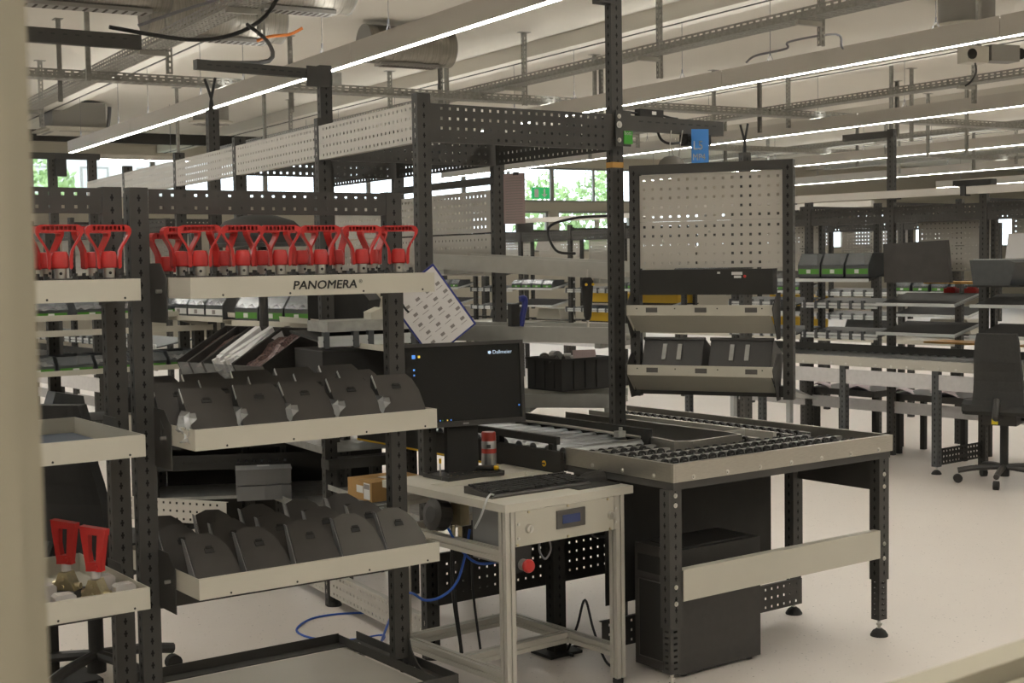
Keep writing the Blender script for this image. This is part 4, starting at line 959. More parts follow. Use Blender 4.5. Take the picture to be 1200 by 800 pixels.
obj('post_cap', MB().box(-0.06, 0.02, -0.004, 0.05, 2.63, 2.75), 'anthracite', gp2)
obj('orange_tape', MB().box(-0.001, 0.0605, -0.001, 0.041, 1.945, 1.968), 'orange_wood', gp2)
# arm with green badge
arm = obj('light_arm', MB().box(0, 0.63, 0, 0.04, 2.105, 2.168).box(-0.03, 0.055, -0.006, 0.0, 2.035, 2.185), 'anthracite', gan, loc=(P2[0] + 0.036, P2[1] + 0.015, 0), rz=38)
for i in range(10): obj('slot', cached('armslot', lambda: MB().box(-0.012, 0.012, -0.0006, 0.001, -0.003, 0.003).mesh('slot')), 'ink', arm, loc=(0.12 + i * 0.05, 0, 2.145))
bd = obj('green_badge', MB().box(0.012, 0.062, -0.009, -0.006, 2.045, 2.10), 'sticker_green', arm)
obj('badge_lettering', text_mesh('bott', 0.024, 0.0002, 0, 1.0, 0.0004), 'sign_white', arm, loc=(0.014, -0.0095, 2.083))
for z in (2.16, 2.125, 2.06): obj('bolt', bolt_mesh(0.008 if z != 2.125 else 0.012), 'steel', arm, loc=(-0.012, -0.006, z))
obj('power_adapter', MB().box(0.12, 0.26, 0.005, 0.04, 2.168, 2.20), 'matte_black', arm)
obj('adapter_label', MB().box(0.19, 0.215, 0.0035, 0.005, 2.178, 2.192), 'label_white', arm)
obj('adapter_cable', MB().tube([(0.26, 0.02, 2.18), (0.32, 0.02, 2.172), (0.36, 0.02, 2.17)], 0.005).tube([(0.12, 0.02, 2.18), (0.06, 0.03, 2.185), (0.02, 0.03, 2.172)], 0.005), 'cable_black', arm)
obj('camera_head', MB().box(0.40, 0.44, 0.0, 0.05, 2.055, 2.105).box(0.50, 0.55, 0.0, 0.05, 2.06, 2.105).cyl((0.42, 0.0, 2.08), (0.42, -0.02, 2.08), 0.015, n=12), 'matte_black', arm)
obj('cable_loop', MB().tube([(0.24, 0.02, 2.105), (0.26, 0.02, 2.075), (0.31, 0.02, 2.06), (0.40, 0.02, 2.07)], 0.006), 'cable_black', arm)
ax = frame(38, P2[0] + 0.036, P2[1] + 0.015)
x, y = ax(0.405, -0.02)
sg = thing('hanging_sign', 'blue hanging sign lettered L5 MP4 under the black arm', 'sign', (x, y, 1.974), 8)
obj('board', MB().box(0, 0.078, 0, 0.003, 0, 0.150), 'sign_blue', sg)
obj('lettering', text_mesh('L5', 0.055, 0.0003, 0, 0.85, 0.0006), 'sign_white', sg, loc=(0.006, -0.0006, 0.060)); obj('lettering', text_mesh('MP4', 0.040, 0.0003, 0, 0.82, 0.0004), 'sign_white', sg, loc=(0.004, -0.0006, 0.014))
x, y = ax(0.30, 0.0)
lm = thing('hanging_lamp', 'beige round lamp shade hanging on wires left of the blue sign', 'lamp', (x, y, 1.94), 0)
obj('shade', MB().lathe([(0.062, 0), (0.060, 0.02), (0.050, 0.045), (0.03, 0.06), (0.012, 0.064)], 24).mesh('shade', True), 'wall_dark', lm)
obj('wires', MB().cyl((-0.01, 0, 0.06), (0.0, 0, 0.175), 0.0025, n=5).cyl((0.03, 0, 0.05), (0.05, 0, 0.175), 0.0025, n=5).cyl((0.0, 0, 0.10), (0.012, 0, 0.06), 0.004, n=6), 'steel', lm)
# cable arm on the taller post
ca = obj('cable_arm', MB().box(-0.62, 0.06, 0, 0.04, 2.425, 2.468).box(-0.07, 0.05, -0.006, 0.0, 2.385, 2.48), 'anthracite', gan, loc=(-0.885, 6.545, 0), rz=38)
obj('junction_box', MB().box(0.07, 0.12, 0.0, 0.04, 2.40, 2.46), 'tray_zinc', ca)
for i in range(12): obj('slot', cached('armslot', lambda: None), 'ink', ca, loc=(-0.56 + i * 0.045, 0, 2.447))
# poster on the rear post
ps = thing('notice_sheet', 'pinkish printed notice sheet hanging beside the rear gantry post', 'notice', (P3[0] + 0.045, P3[1] - 0.01, 1.735), -35)
obj('sheet', MB().box(0, 0.125, 0, 0.002, 0, 0.245), 'paper_pink', ps)
for i in range(17): obj('text_line', cached('ntl', lambda: MB().box(0, 0.10, -0.0004, 0, 0, 0.003).mesh('text_line')), 'ink_grey', ps, loc=(0.012, 0, 0.02 + i * 0.0125))
obj('clip', MB().box(0.06, 0.09, -0.004, 0.004, 0.235, 0.25), 'matte_black', ps)

# galvanised flow lanes between the two front posts
def lane(label, p, yawB, L_, z0, drop, h=0.07, depth=0.34):
    t = thing('flow_lane', label, 'flow lane', (*p, z0), yawB - 90)     # local x points from left-back end to the right
    sl_ = math.degrees(math.atan2(drop, L_))
    t.rotation_euler = (0, R(sl_), R(yawB - 90) * -1 if False else R(-(90 - yawB)))
    b = MB(); b.box(0, L_, 0, 0.003, 0, h); b.box(0, L_, 0.003, 0.018, h - 0.003, h); b.box(0, L_, 0.003, 0.03, 0, 0.003)
    obj('front_rail', b, 'galvanised', t); obj('rear_rail', cached(('lrail', L_, h), lambda: b.mesh('rear_rail')), 'galvanised', t, loc=(0, depth, 0))
    for i in range(4): obj('roller_track', cached(('ltrk', L_), lambda: MB().box(0, L_, -0.012, 0.012, 0.0, 0.022).mesh('roller_track')), 'aluminium', t, loc=(0, 0.06 + i * 0.075, 0.006))
    for x in (0.05, L_ - 0.08): obj('cross_bar', MB().box(x, x + 0.03, 0.003, depth, -0.022, 0.0), 'tray_zinc', t)
    return t
def lane_from(p_right, yawB, L_):
    a = R(yawB); return (p_right[0] - math.sin(a) * L_, p_right[1] + math.cos(a) * L_)
lane('upper sloping galvanised flow lane ending at the tall black post', lane_from((0.425, 5.945), 58, 0.95), 58, 0.95, 1.525, 0.053)
lane('middle galvanised flow lane above the monitor', lane_from((0.425, 5.945), 58, 1.30), 58, 1.30, 1.193, 0.0)
lane('short galvanised lane under the black crate', (0.0, 6.30), 80, 0.50, 0.885, 0.0, 0.062, 0.30)
# hanging tools
x, y = 0.33, 5.98
tl = thing('hanging_screwdriver', 'black cordless screwdriver hanging under the upper flow lane', 'screwdriver', (x, y, 1.265), 20)
obj('body', MB().lathe([(0.010, 0.03), (0.017, 0.05), (0.020, 0.10), (0.024, 0.16), (0.026, 0.20), (0.016, 0.215)], 14).mesh('body', True), 'matte_black', tl)
obj('bit', MB().cyl((0, 0, 0), (0, 0, 0.03), 0.006, n=8), 'steel', tl); obj('hook', MB().cyl((0, 0, 0.215), (0, 0, 0.25), 0.004, n=6), 'steel', tl)
for dx in (-0.016, 0.016): obj('button', MB().cyl((dx, -0.022, 0.185), (dx, -0.027, 0.185), 0.006, n=8), 'yellow', tl)
x, y = 0.05, 6.18
t2 = thing('cleaning_gun', 'dark blue hook-shaped hand tool on the middle flow lane', 'tool', (x, y, 1.264), 25)
obj('body', MB().tube([(-0.01, 0, 0.0), (0.0, 0, 0.05), (0.012, 0, 0.10), (0.008, 0, 0.125), (-0.012, 0, 0.122)], 0.014, 10), 'clip_blue', t2)
obj('holder', MB().box(-0.06, -0.02, -0.01, 0.03, 0.0, 0.10), 'matte_black', t2); obj('tip', MB().box(-0.045, 0.005, -0.008, 0.008, 0.0, 0.008), 'steel', t2)
# black crate with connectors
cr = thing('storage_crate', 'black plastic crate with metal connectors on top, left of the tall post', 'crate', (0.225, 6.286, 0.955), 38)
b = MB(); b.box(0, 0.29, 0, 0.004, 0, 0.15); b.box(0, 0.29, 0.246, 0.25, 0, 0.15); b.box(0, 0.004, 0.004, 0.246, 0, 0.15); b.box(0.286, 0.29, 0.004, 0.246, 0, 0.15); b.box(0, 0.29, 0, 0.25, 0, 0.006)
obj('shell', b, 'matte_black', cr)
obj('rim', MB().box(-0.008, 0.298, -0.008, 0.004, 0.138, 0.15).box(-0.008, 0.004, -0.008, 0.258, 0.138, 0.15).box(-0.008, 0.298, 0.246, 0.258, 0.138, 0.15).box(0.286, 0.298, -0.008, 0.258, 0.138, 0.15), 'matte_black', cr)
for i in range(3): obj('rib', MB().box(-0.005, 0.0, 0.05 + i * 0.07, 0.056 + i * 0.07, 0.01, 0.138), 'matte_black', cr)
for i in range(3): obj('rib', MB().box(0.07 + i * 0.07, 0.076 + i * 0.07, -0.005, 0.0, 0.01, 0.138), 'matte_black', cr)
cf = frame(38, 0.225, 6.286)
for i, (u, v, s_) in enumerate(((0.03, 0.16, 0.026), (0.08, 0.14, 0.030), (0.02, 0.08, 0.022), (0.12, 0.10, 0.024), (0.07, 0.05, 0.020))):
    x, y = cf(u, v)
    q = MB().cyl((0, -s_ * 0.7, 0), (0, s_ * 0.7, 0), s_, n=12); q.cyl((0, -s_ * 1.1, 0), (0, -s_ * 0.7, 0), s_ * 0.6, n=10)
    tag(obj('connector', q, 'tray_zinc' if i % 2 else 'cover_grey', loc=(x, y, 1.075 + s_), rz=30 * i), 'round metal connector on the black crate, %s from the left' % ORD[i], 'connector', 'connectors in the crate')
x, y = cf(0.14, 0.08); tag(obj('note', MB().box(0, 0.11, 0, 0.004, 0, 0.05), 'paper_pink', loc=(x, y, 1.09), rz=10, rx=-25), 'pale slip of paper standing in the black crate', 'paper')

# clipboard hung on the near gantry post
cl = thing('clipboard', 'tilted blue clipboard with a printed list hanging above the monitor', 'clipboard', (-0.302, 5.293, 1.539), 22)
cl.rotation_euler = (0, R(-36), R(22))
obj('board', MB().box(-0.215, 0.012, 0, 0.004, -0.285, 0.008), 'clip_blue', cl)
pp = obj('paper', MB().box(-0.208, 0.004, -0.0012, -0.0002, -0.278, 0.0), 'paper', cl)
for i in range(4):
    for j in range(5):
        obj('print_block', cached('pbk', lambda: MB().box(0, 0.018, -0.0016, -0.0012, 0, 0.012).mesh('print_block')), 'ink_grey', pp, loc=(-0.18 + i * 0.05 + 0.008 * (j % 2), 0, -0.07 - j * 0.042))
        obj('print_line', cached('pln', lambda: MB().box(0, 0.03, -0.0016, -0.0012, 0, 0.002).mesh('print_line')), 'ink_grey', pp, loc=(-0.19 + i * 0.05, 0, -0.082 - j * 0.042))
obj('clip', MB().box(-0.14, -0.07, -0.01, 0.006, -0.004, 0.02), 'steel', cl)
wl = MB().tube([(-0.425, 5.20, 1.46), (-0.418, 5.19, 1.42), (-0.40, 5.185, 1.385), (-0.385, 5.18, 1.37)], 0.004, 6)
tag(obj('loose_wires', wl, 'cable_black'), 'short black wires dangling in front of the clipboard', 'wire')

# ------------------------------------------------------------------ pegboard frame at the right of the tall post
SF = (0.523, 5.862); SY = -24.0
sfm = thing('pegboard_frame', 'black frame with two grey pegboards and tilted trays over the steel table', 'frame', (*SF, 0), SY)
sff = frame(SY, *SF)
for x in (-0.02, 0.634): obj('post', post_mesh(0.975, 0.042, 0.042), 'anthracite', sfm, loc=(x, 0, 0.975))
obj('top_rail', MB().box(0.022, 0.634, 0, 0.042, 1.912, 1.95), 'anthracite', sfm); obj('bottom_rail', MB().box(0.022, 0.634, 0, 0.042, 0.985, 1.03), 'black_steel', sfm)
obj('pegboard', perf_mesh(0.61, 0.195, 16, 5), 'panel_grey', sfm, loc=(0.023, 0.012, 1.712)); obj('pegboard', perf_mesh(0.61, 0.195, 16, 5), 'panel_grey', sfm, loc=(0.023, 0.012, 1.516))
for (x, z) in ((0.13, 1.625), (0.27, 1.605), (0.33, 1.665)): obj('hook', MB().tube([(x, 0.012, z), (x, -0.012, z), (x + 0.002, -0.014, z + 0.012)], 0.0025, 6), 'steel', sfm)
lb = obj('lamp_box', MB().box(0.035, 0.60, -0.03, 0.05, 1.405, 1.51), 'black_steel', sfm)
for (x, z, w_, h_) in ((0.43, 1.492, 0.045, 0.012), (0.44, 1.478, 0.03, 0.010), (0.37, 1.495, 0.012, 0.008)): obj('label', MB().box(x, x + w_, -0.0312, -0.03, z - h_ / 2, z + h_ / 2), 'label_white', lb)
obj('label_dot', MB().cyl((0.485, -0.03, 1.48), (0.485, -0.0315, 1.48), 0.006, n=12), 'red_plastic', lb)
def tilt_tray(z):
    def mk():
        b = MB(); b.box(0, 0.62, 0, 0.003, 0, 0.042); b.box(0, 0.62, 0.003, 0.012, 0.039, 0.042)
        Mx = Matrix.Rotation(R(-38), 4, 'X')
        b.box(0.01, 0.61, 0, 0.125, 0, 0.003, Mx); b.box(0.0, 0.003, 0, 0.125, 0, 0.05, Mx); b.box(0.617, 0.62, 0, 0.125, 0, 0.05, Mx)
        return b.mesh('tilted_tray')
    tr = obj('tilted_tray', cached('ttr', mk), 'light_grey', sfm, loc=(-0.005, -0.09, z))
    for x in (0.07, 0.28, 0.49): obj('label_slot', cached('tsl', lambda: MB().box(0, 0.05, -0.001, 0.0, 0.012, 0.032).mesh('label_slot')), 'cover_grey', tr, loc=(x + 0.015, 0, 0))
    for x in (0.045, 0.21, 0.39, 0.575): obj('hole', cached('tsh', lambda: MB().cyl((0, 0.0004, 0.028), (0, -0.0008, 0.028), 0.003, n=8).mesh('hole')), 'ink', tr, loc=(x, 0, 0))
    for x in (-0.003, 0.62): obj('tray_bracket', cached('tbk', lambda: MB().prism([(-0.02, 0.03), (0.06, 0.09), (0.12, 0.09), (0.12, -0.10), (0.06, -0.10)], 'x', 0, 0.003).mesh('tray_bracket')), 'anthracite', sfm, loc=(-0.005 + x, -0.09, z))
tilt_tray(1.322); tilt_tray(1.072)
def tilt_bin(u, label, z=1.085):
    x, y = sff(u, 0.0)
    t = thing('picking_bin', label, 'bin', (x, y, z), SY, 'bins seen from behind in the pegboard frame')
    b = MB(); Mx = Matrix.Translation((0, -0.02, 0.02)) @ Matrix.Rotation(R(-25), 4, 'X')
    W_ = 0.262
    b.box(0, W_, 0, 0.004, 0, 0.13, Mx); b.box(0, 0.004, 0, 0.20, 0, 0.13, Mx); b.box(W_ - 0.004, W_, 0, 0.20, 0, 0.13, Mx); b.box(0, W_, 0, 0.20, 0, 0.004, Mx); b.box(0, W_, 0.196, 0.20, 0, 0.08, Mx)
    b.box(-0.004, W_ + 0.004, -0.006, 0.004, 0.118, 0.13, Mx)
    obj('shell', b, 'black_plastic', t)
    q = MB()
    for x_ in (0.085, 0.150): obj('clip', MB().box(x_, x_ + 0.018, -0.005, 0.0, 0.03, 0.10, Mx), 'tray_zinc', t)
tilt_bin(0.035, 'left of two black bins seen from behind between the tilted trays'); tilt_bin(0.325, 'right of two black bins seen from behind between the tilted trays')

# ------------------------------------------------------------------ picking bins
def make_bin(label, group, loc, yaw, w_=0.13, d_=0.20, h_=0.11, lab='label_green', fill=None, lean=0.0):
    t = thing('picking_bin', label, 'bin', loc, yaw, group)
    if lean: t.rotation_euler = (R(lean), 0, R(yaw))
    def shell():
        b = MB(); tk = 0.004
        b.box(0, w_, 0, tk, 0, h_ * 0.50); b.box(0, w_, d_ - tk, d_, 0, h_); b.box(0, w_, 0, d_, 0, tk)
        for x in (0, w_ - tk): b.prism([(0, 0), (d_, 0), (d_, h_), (0.05, h_), (0, h_ * 0.55)], 'x', x, x + tk)
        return b.mesh('shell')
    obj('shell', cached(('bin', w_, d_, h_), shell), 'bin_grey', t)
    obj('label_strip', cached(('binl', w_, h_), lambda: MB().box(0.008, w_ - 0.008, -0.0015, 0.0, h_ * 0.14, h_ * 0.36).mesh('label_strip')), lab, t)
    obj('label_print', cached(('binp', w_, h_), lambda: MB().box(w_ * 0.4, w_ * 0.58, -0.0022, -0.0015, h_ * 0.17, h_ * 0.33).mesh('label_print')), 'label_white' if lab == 'label_green' else 'ink_grey', t)
    obj('clear_front', cached(('binc', w_, h_), lambda: MB().prism([(0.0, h_ * 0.52), (0.003, h_ * 0.52), (0.045, h_ * 0.98), (0.042, h_ * 0.98)], 'x', 0.004, w_ - 0.004).mesh('clear_front')), 'bin_clear', t)
    if fill:
        def fl():
            b = MB(); rr = random.Random(int(w_ * 1000)); n_ = 7
            g = [[(0.006 + (w_ - 0.012) * i / n_, 0.01 + (d_ - 0.02) * j / n_, h_ * (0.45 + 0.25 * rr.random())) for j in range(n_ + 1)] for i in range(n_ + 1)]
            for i in range(n_):
                for j in range(n_): b.quad(g[i][j], g[i + 1][j], g[i + 1][j + 1], g[i][j + 1])
            return b.mesh('contents')
        o = obj('contents', cached(('binf', w_, d_, h_), fl), fill, t); o['kind'] = 'stuff'
    return t

# ------------------------------------------------------------------ line behind the lettered rack: shelf bays between the gantry posts
def bay(name, label, p, q, shelves, depth=0.42, rear=True):
    d = Vector((q[0] - p[0], q[1] - p[1])); L_ = d.length; yaw = math.degrees(math.atan2(d.y, d.x))
    t = thing(name, label, 'shelf', (*p, 0), yaw)
    for (z, lip, mt, tilt) in shelves:
        b = MB(); Mx = Matrix.Translation((0, 0, z)) @ Matrix.Rotation(R(tilt), 4, 'X')
        b.box(0.03, L_ - 0.03, 0, depth, -0.003, 0.0, Mx); b.box(0.03, L_ - 0.03, -0.003, 0, -0.003, lip, Mx)
        obj('shelf_board', b, mt, t)
    for x in (0.0, L_ - 0.05):
        for z in (0.68,): obj('bracket', MB().box(x, x + 0.04, 0, depth, z - 0.05, z - 0.005), 'anthracite', t)
    for x in ((0.0, L_ - 0.05) if rear else ()): obj('rear_post', post_mesh(1.5, 0.05, 0.04), 'anthracite', t, loc=(x, depth, 0))
    return t, frame(yaw, *p), yaw
t, bf1, by1 = bay('shelf_bay', 'grey shelf bay with green-labelled bins behind the lettered tray', G3, P4, ((1.285, 0.022, 'light_grey', 6), (0.70, 0.03, 'tray_zinc', 0), (0.40, 0.03, 'tray_zinc', 0)))
t, bf2, by2 = bay('shelf_bay', 'grey shelf bay with white-labelled bins left of the green-labelled ones', G4, G3, ((1.285, 0.022, 'light_grey', 6), (0.70, 0.03, 'tray_zinc', 0), (0.40, 0.03, 'tray_zinc', 0)))
t, bf3, by3 = bay('shelf_bay', 'shelf bay carrying the small cardboard box behind the right rack post', P4, P1, ((0.545, 0.02, 'tray_zinc', 0), (1.20, 0.02, 'light_grey', 0)), 0.40, False)
for (p, yw, lab, lc, what) in (((-1.40, 6.91), -44, 'green', 'label_green', 'right'), ((-1.93, 7.77), -50, 'white', 'label_white', 'left')):
    sh = thing('bin_shelf', 'pale slanted shelf carrying the %s-labelled bins under the lettered tray' % lab, 'shelf', (*p, 0), yw)
    obj('board', MB().box(0, 0.63, 0, 0.30, 1.262, 1.268).box(0, 0.63, -0.004, 0, 1.255, 1.282), 'light_grey', sh)
    for x in (0.02, 0.55): obj('arm', MB().prism([(0.0, 1.262), (0.30, 1.262), (0.30, 1.18)], 'x', x, x + 0.02), 'light_grey', sh)
    obj('post', post_mesh(1.26, 0.05, 0.04), 'anthracite', sh, loc=(0.02, 0.22, 0)); obj('post', post_mesh(1.26, 0.05, 0.04), 'anthracite', sh, loc=(0.54, 0.22, 0))
    bfx = frame(yw, *p)
    for i in range(3):
        x, y = bfx(0.015 + i * 0.205, 0.006)
        make_bin('clear-front bin with %s label strip, %s of three under the lettered tray' % (lab, ORD[i]), 'bins on the shelves behind the lettered tray', (x, y, 1.272), yw, 0.195, 0.24, 0.14, lc, 'screws')
bx_, byy = (-0.93, 6.30)
tag(obj('equipment_case', MB().prism([(0, 0), (0.27, 0), (0.29, 0.10), (0.25, 0.15), (0, 0.15)], 'y', 0, 0.20), 'matte_black', loc=(bx_, byy, 1.288), rz=-10), 'large black case right of the green-labelled bins', 'case')
dm = MB().lathe([(0.20, 0.0), (0.20, 0.02), (0.19, 0.06), (0.15, 0.10), (0.07, 0.125), (0.01, 0.13)], 28)
dmx = thing('dome_cover', 'large black dome on the shelf behind the red grips', 'dome', (-1.09, 6.02, 1.645), 0)
obj('dome', dm.mesh('dome', True), 'matte_black', dmx); obj('rim', MB().lathe([(0.21, -0.01), (0.21, 0.004), (0.195, 0.006)], 28), 'black_plastic', dmx)
obj('stem', MB().cyl((0, 0.05, -0.36), (0, 0.05, -0.01), 0.02, n=10), 'black_plastic', dmx)
# tilted sorting tray with sleeves and screws
st_p = (-1.50, 6.30); st_y = -40.0
stf = frame(st_y, *st_p)
srt = thing('sorting_rack', 'tilted black rack of sorting bins under the green-labelled bins', 'rack', (*st_p, 0), st_y)
b = MB(); Mx = Matrix.Translation((0, 0, 1.035)) @ Matrix.Rotation(R(27), 4, 'X')
b.box(0, 0.62, 0, 0.34, -0.006, 0, Mx); b.box(0, 0.62, -0.004, 0, -0.006, 0.012, Mx)
obj('sloping_shelf', b, 'anthracite', srt)
obj('support_arm', MB().box(0.28, 0.32, 0.05, 0.42, 0.98, 1.03), 'anthracite', srt)
def sort_bin(u, w_, label, fill, clear=False):
    x, y = stf(u, 0.0)
    t = thing('sorting_bin', label, 'bin', (x, y, 1.040), st_y, 'bins on the tilted sorting rack'); t.rotation_euler = (R(27), 0, R(st_y))
    b = MB(); h_ = 0.10; d_ = 0.32
    b.box(0, 0.004, 0, d_, 0, h_); b.box(w_ - 0.004, w_, 0, d_, 0, h_); b.box(0, w_, d_ - 0.004, d_, 0, h_); b.box(0, w_, 0, d_, 0, 0.004)
    obj('shell', b, 'black_plastic', t)
    obj('front', MB().box(0.004, w_ - 0.004, 0, 0.004, 0, h_ * 0.9), 'bin_clear' if clear else 'black_plastic', t)
    if fill:
        g = MB(); rr = random.Random(4); n_ = 9
        q = [[(0.006 + (w_ - 0.012) * i / n_, 0.01 + (d_ - 0.02) * j / n_, 0.05 + 0.03 * rr.random()) for j in range(n_ + 1)] for i in range(n_ + 1)]
        for i in range(n_):
            for j in range(n_): g.quad(q[i][j], q[i + 1][j], q[i + 1][j + 1], q[i][j + 1])
        o = obj('contents', g, fill, t); o['kind'] = 'stuff'
sort_bin(0.0, 0.085, 'clear-front sorting bin farthest left on the tilted rack', 'screws', True)
sort_bin(0.088, 0.095, 'clear-front sorting bin second from left on the tilted rack', 'screws', True)
sort_bin(0.188, 0.21, 'wide sorting bin holding the white sleeves', None, True)
sort_bin(0.403, 0.20, 'sorting bin full of small dark red screws', 'screws')
rr = random.Random(12)
for i in range(7):
    x, y = stf(0.21 + 0.026 * i, 0.02 + 0.02 * rr.random())
    L_ = 0.24 + 0.03 * rr.random()
    q = MB().prism([(0, 0), (0.030, 0), (0.032, 0.030), (0.002, 0.032)], 'y', 0, L_); q.box(0.004, 0.027, -0.03, 0.0, -0.03, 0.026)
    o = obj('paper_sleeve', q, 'sleeve_white', loc=(x, y, 1.115 + 0.012 * rr.random() + (0.012 if i % 2 else 0)), rz=st_y + rr.uniform(-9, 9), rx=26 + rr.uniform(-3, 3))
    tag(o, 'white folded paper sleeve in the sorting bin, %s from left' % ORD[i], 'sleeve', 'white sleeves in the sorting bin')
# dark plastic bags behind the sleeves
for i, (u, v) in enumerate(((0.30, 0.36), (0.45, 0.38))):
    x, y = stf(u, v); b = MB()
    b.lathe([(0.03, 0), (0.07, 0.01), (0.075, 0.04), (0.05, 0.075), (0.02, 0.085)], 9)
    b.v = [(p[0] * (1 + 0.25 * math.sin(9 * p[1] + k)), p[1], p[2] * (1 + 0.2 * math.cos(40 * p[0]))) for k, p in enumerate(b.v)]
    tag(obj('parts_bag', b, 'cover_grey', loc=(x, y, 1.17)), 'crumpled dark parts bag behind the sleeves, %s one' % ('left', 'right')[i], 'bag', 'parts bags behind the sleeves')
    tag(obj('bag_stand', MB().box(-0.07, 0.07, -0.05, 0.07, 0, 0.12), 'black_plastic', loc=(x, y, 1.05), rz=st_y), 'dark block carrying the %s parts bag' % ('left', 'right')[i], 'block')
# roll shelves with plastic clips (white double rails)
def roll_shelf(label, p, yaw, L_, z, n_, depth=0.30, legs=True):
    t = thing('roll_shelf', label, 'shelf', (*p, 0), yaw, 'roll shelves with white rails')
    b = MB(); b.box(0, L_, 0, 0.012, z, z + 0.018); b.box(0, L_, 0, 0.012, z + 0.026, z + 0.044); b.box(0, L_, 0.004, 0.012, z, z + 0.044)
    obj('front_rail', b, 'edge_pale', t)
    obj('shelf_board', MB().box(0, L_, 0.012, depth, z + 0.02, z + 0.03, rot('X', 6, (0, 0, z + 0.02))), 'black_steel', t)
    for i in range(n_):
        for dx in (0.02, L_ / n_ - 0.05): obj('clip', cached(('rclip', 1), lambda: MB().box(0, 0.024, -0.008, 0.02, -0.006, 0.062).mesh('clip')), 'bin_grey', t, loc=(i * L_ / n_ + dx, 0, z))
        w_ = L_ / n_ - 0.11
    if legs:
        for x in (0.0, L_ - 0.05): obj('leg', post_mesh(z, 0.05, 0.04), 'anthracite', t, loc=(x, 0.03, 0))
    return t
roll_shelf('white double-rail roll shelf behind the right post of the lettered rack', (-0.80, 5.72), 33, 0.62, 1.21, 3, legs=False)
tag(obj('parts_tray', MB().box(0, 0.55, 0, 0.20, 0, 0.045), 'tray_zinc', loc=(-0.77, 5.76, 1.27), rz=33), 'flat grey tray on the white double-rail shelf', 'tray')
tag(obj('white_case', MB().prism([(0, 0), (0.14, 0), (0.15, 0.04), (0.05, 0.05), (0, 0.03)], 'y', 0, 0.10), 'light_grey', loc=(-0.60, 5.90, 1.316), rz=25), 'small pale plastic case on the grey tray', 'case')
# black enclosure with latches below the roll shelf
en = thing('black_enclosure', 'black enclosure with brass latches behind the middle tray', 'enclosure', (-0.80, 5.66, 0.99), 33)
obj('body', MB().box(0.05, 0.50, 0.06, 0.34, 0, 0.20), 'matte_black', en); obj('lid', MB().box(0.05, 0.50, 0.055, 0.34, 0.20, 0.207), 'black_plastic', en)
for x in (0.36, 0.44): obj('latch', MB().cyl((x, 0.06, 0.10), (x, 0.048, 0.10), 0.012, n=12).box(x - 0.004, x + 0.004, 0.045, 0.06, 0.11, 0.15), 'brass', en)
tag(obj('enclosure_table', MB().box(0.0, 0.55, 0.04, 0.38, 0.96, 0.99).box(0.0, 0.55, 0.36, 0.39, 0.93, 1.02), 'anthracite', loc=(-0.80, 5.66, 0), rz=33), 'dark bracket shelf carrying the black enclosure', 'shelf')
# cardboard box on paper stack
cbx = thing('cardboard_box', 'small brown cardboard box with white shipping labels behind the right post', 'box', (-0.585, 5.62, 0.575), 36)
obj('carton', MB().box(0, 0.265, 0, 0.20, 0, 0.082), 'cardboard', cbx)
obj('flap_seam', MB().box(0.0, 0.265, 0.098, 0.102, 0.082, 0.0825), 'wall_dark', cbx)
obj('label', MB().box(-0.0008, 0, 0.015, 0.065, 0.008, 0.075), 'label_white', cbx); obj('label', MB().box(-0.0008, 0, 0.07, 0.125, 0.03, 0.06), 'label_white', cbx); obj('label', MB().box(0.10, 0.19, 0.06, 0.12, 0.082, 0.0828), 'label_white', cbx)
obj('barcode', MB().box(-0.0014, -0.0008, 0.018, 0.062, 0.050, 0.070), 'ink_grey', cbx)
x, y = frame(36, -0.585, 5.62)(-0.03, -0.01)
stk = thing('paper_stack', 'low stack of grey sheets under the cardboard box', 'stack', (x, y, 0.548), 36)
for i in range(4): obj('sheet', MB().box(0.004 * i, 0.32, 0.005 * (i % 2), 0.24, 0.006 * i, 0.006 * i + 0.005), 'crate_grey' if i % 2 else 'edge_pale', stk)
tag(obj('cardboard_sheet', MB().prism([(0, 0), (0.62, 0), (0.66, 0.13), (0, 0.11)], 'y', 0, 0.03), 'cardboard', loc=(-1.75, 6.98, 0.702), rz=8), 'flat brown cardboard leaning behind the middle tray', 'cardboard')
lbn = thing('low_bench', 'black low bench with grey top plate seen between middle and bottom trays', 'bench', (-1.80, 6.72, 0), 8)
obj('top', MB().box(0, 1.15, 0, 0.42, 0.655, 0.69), 'black_steel', lbn); obj('top_plate', MB().prism([(0.02, 0.02), (1.0, 0.02), (1.05, 0.08), (1.05, 0.38), (0.02, 0.38)], 'z', 0.69, 0.70), 'tray_zinc', lbn)
obj('front_rail', perf_mesh(1.15, 0.075, 28, 1, flange=0), 'black_steel', lbn, loc=(0, -0.004, 0.55)); obj('lower_shelf', MB().box(0.02, 1.13, 0.02, 0.40, 0.40, 0.415), 'tray_zinc', lbn)
obj('dark_backing', MB().box(0.05, 1.10, 0.425, 0.432, 0.20, 0.655), 'black_steel', lbn); obj('side_panel', MB().box(-0.012, -0.005, 0.05, 0.42, 0.42, 0.655), 'black_steel', lbn)  # rear sheet is added dark backing that hides the bright floor behind
obj('apron', perf_mesh(0.75, 0.11, 18, 3), 'panel_grey', lbn, loc=(-0.25, 0.05, 0.33), rz=-30)
for (x, y) in ((0.0, 0.0), (1.10, 0.0), (0.0, 0.37), (1.10, 0.37)): obj('leg', post_mesh(0.655, 0.05, 0.05), 'anthracite', lbn, loc=(x, y, 0))
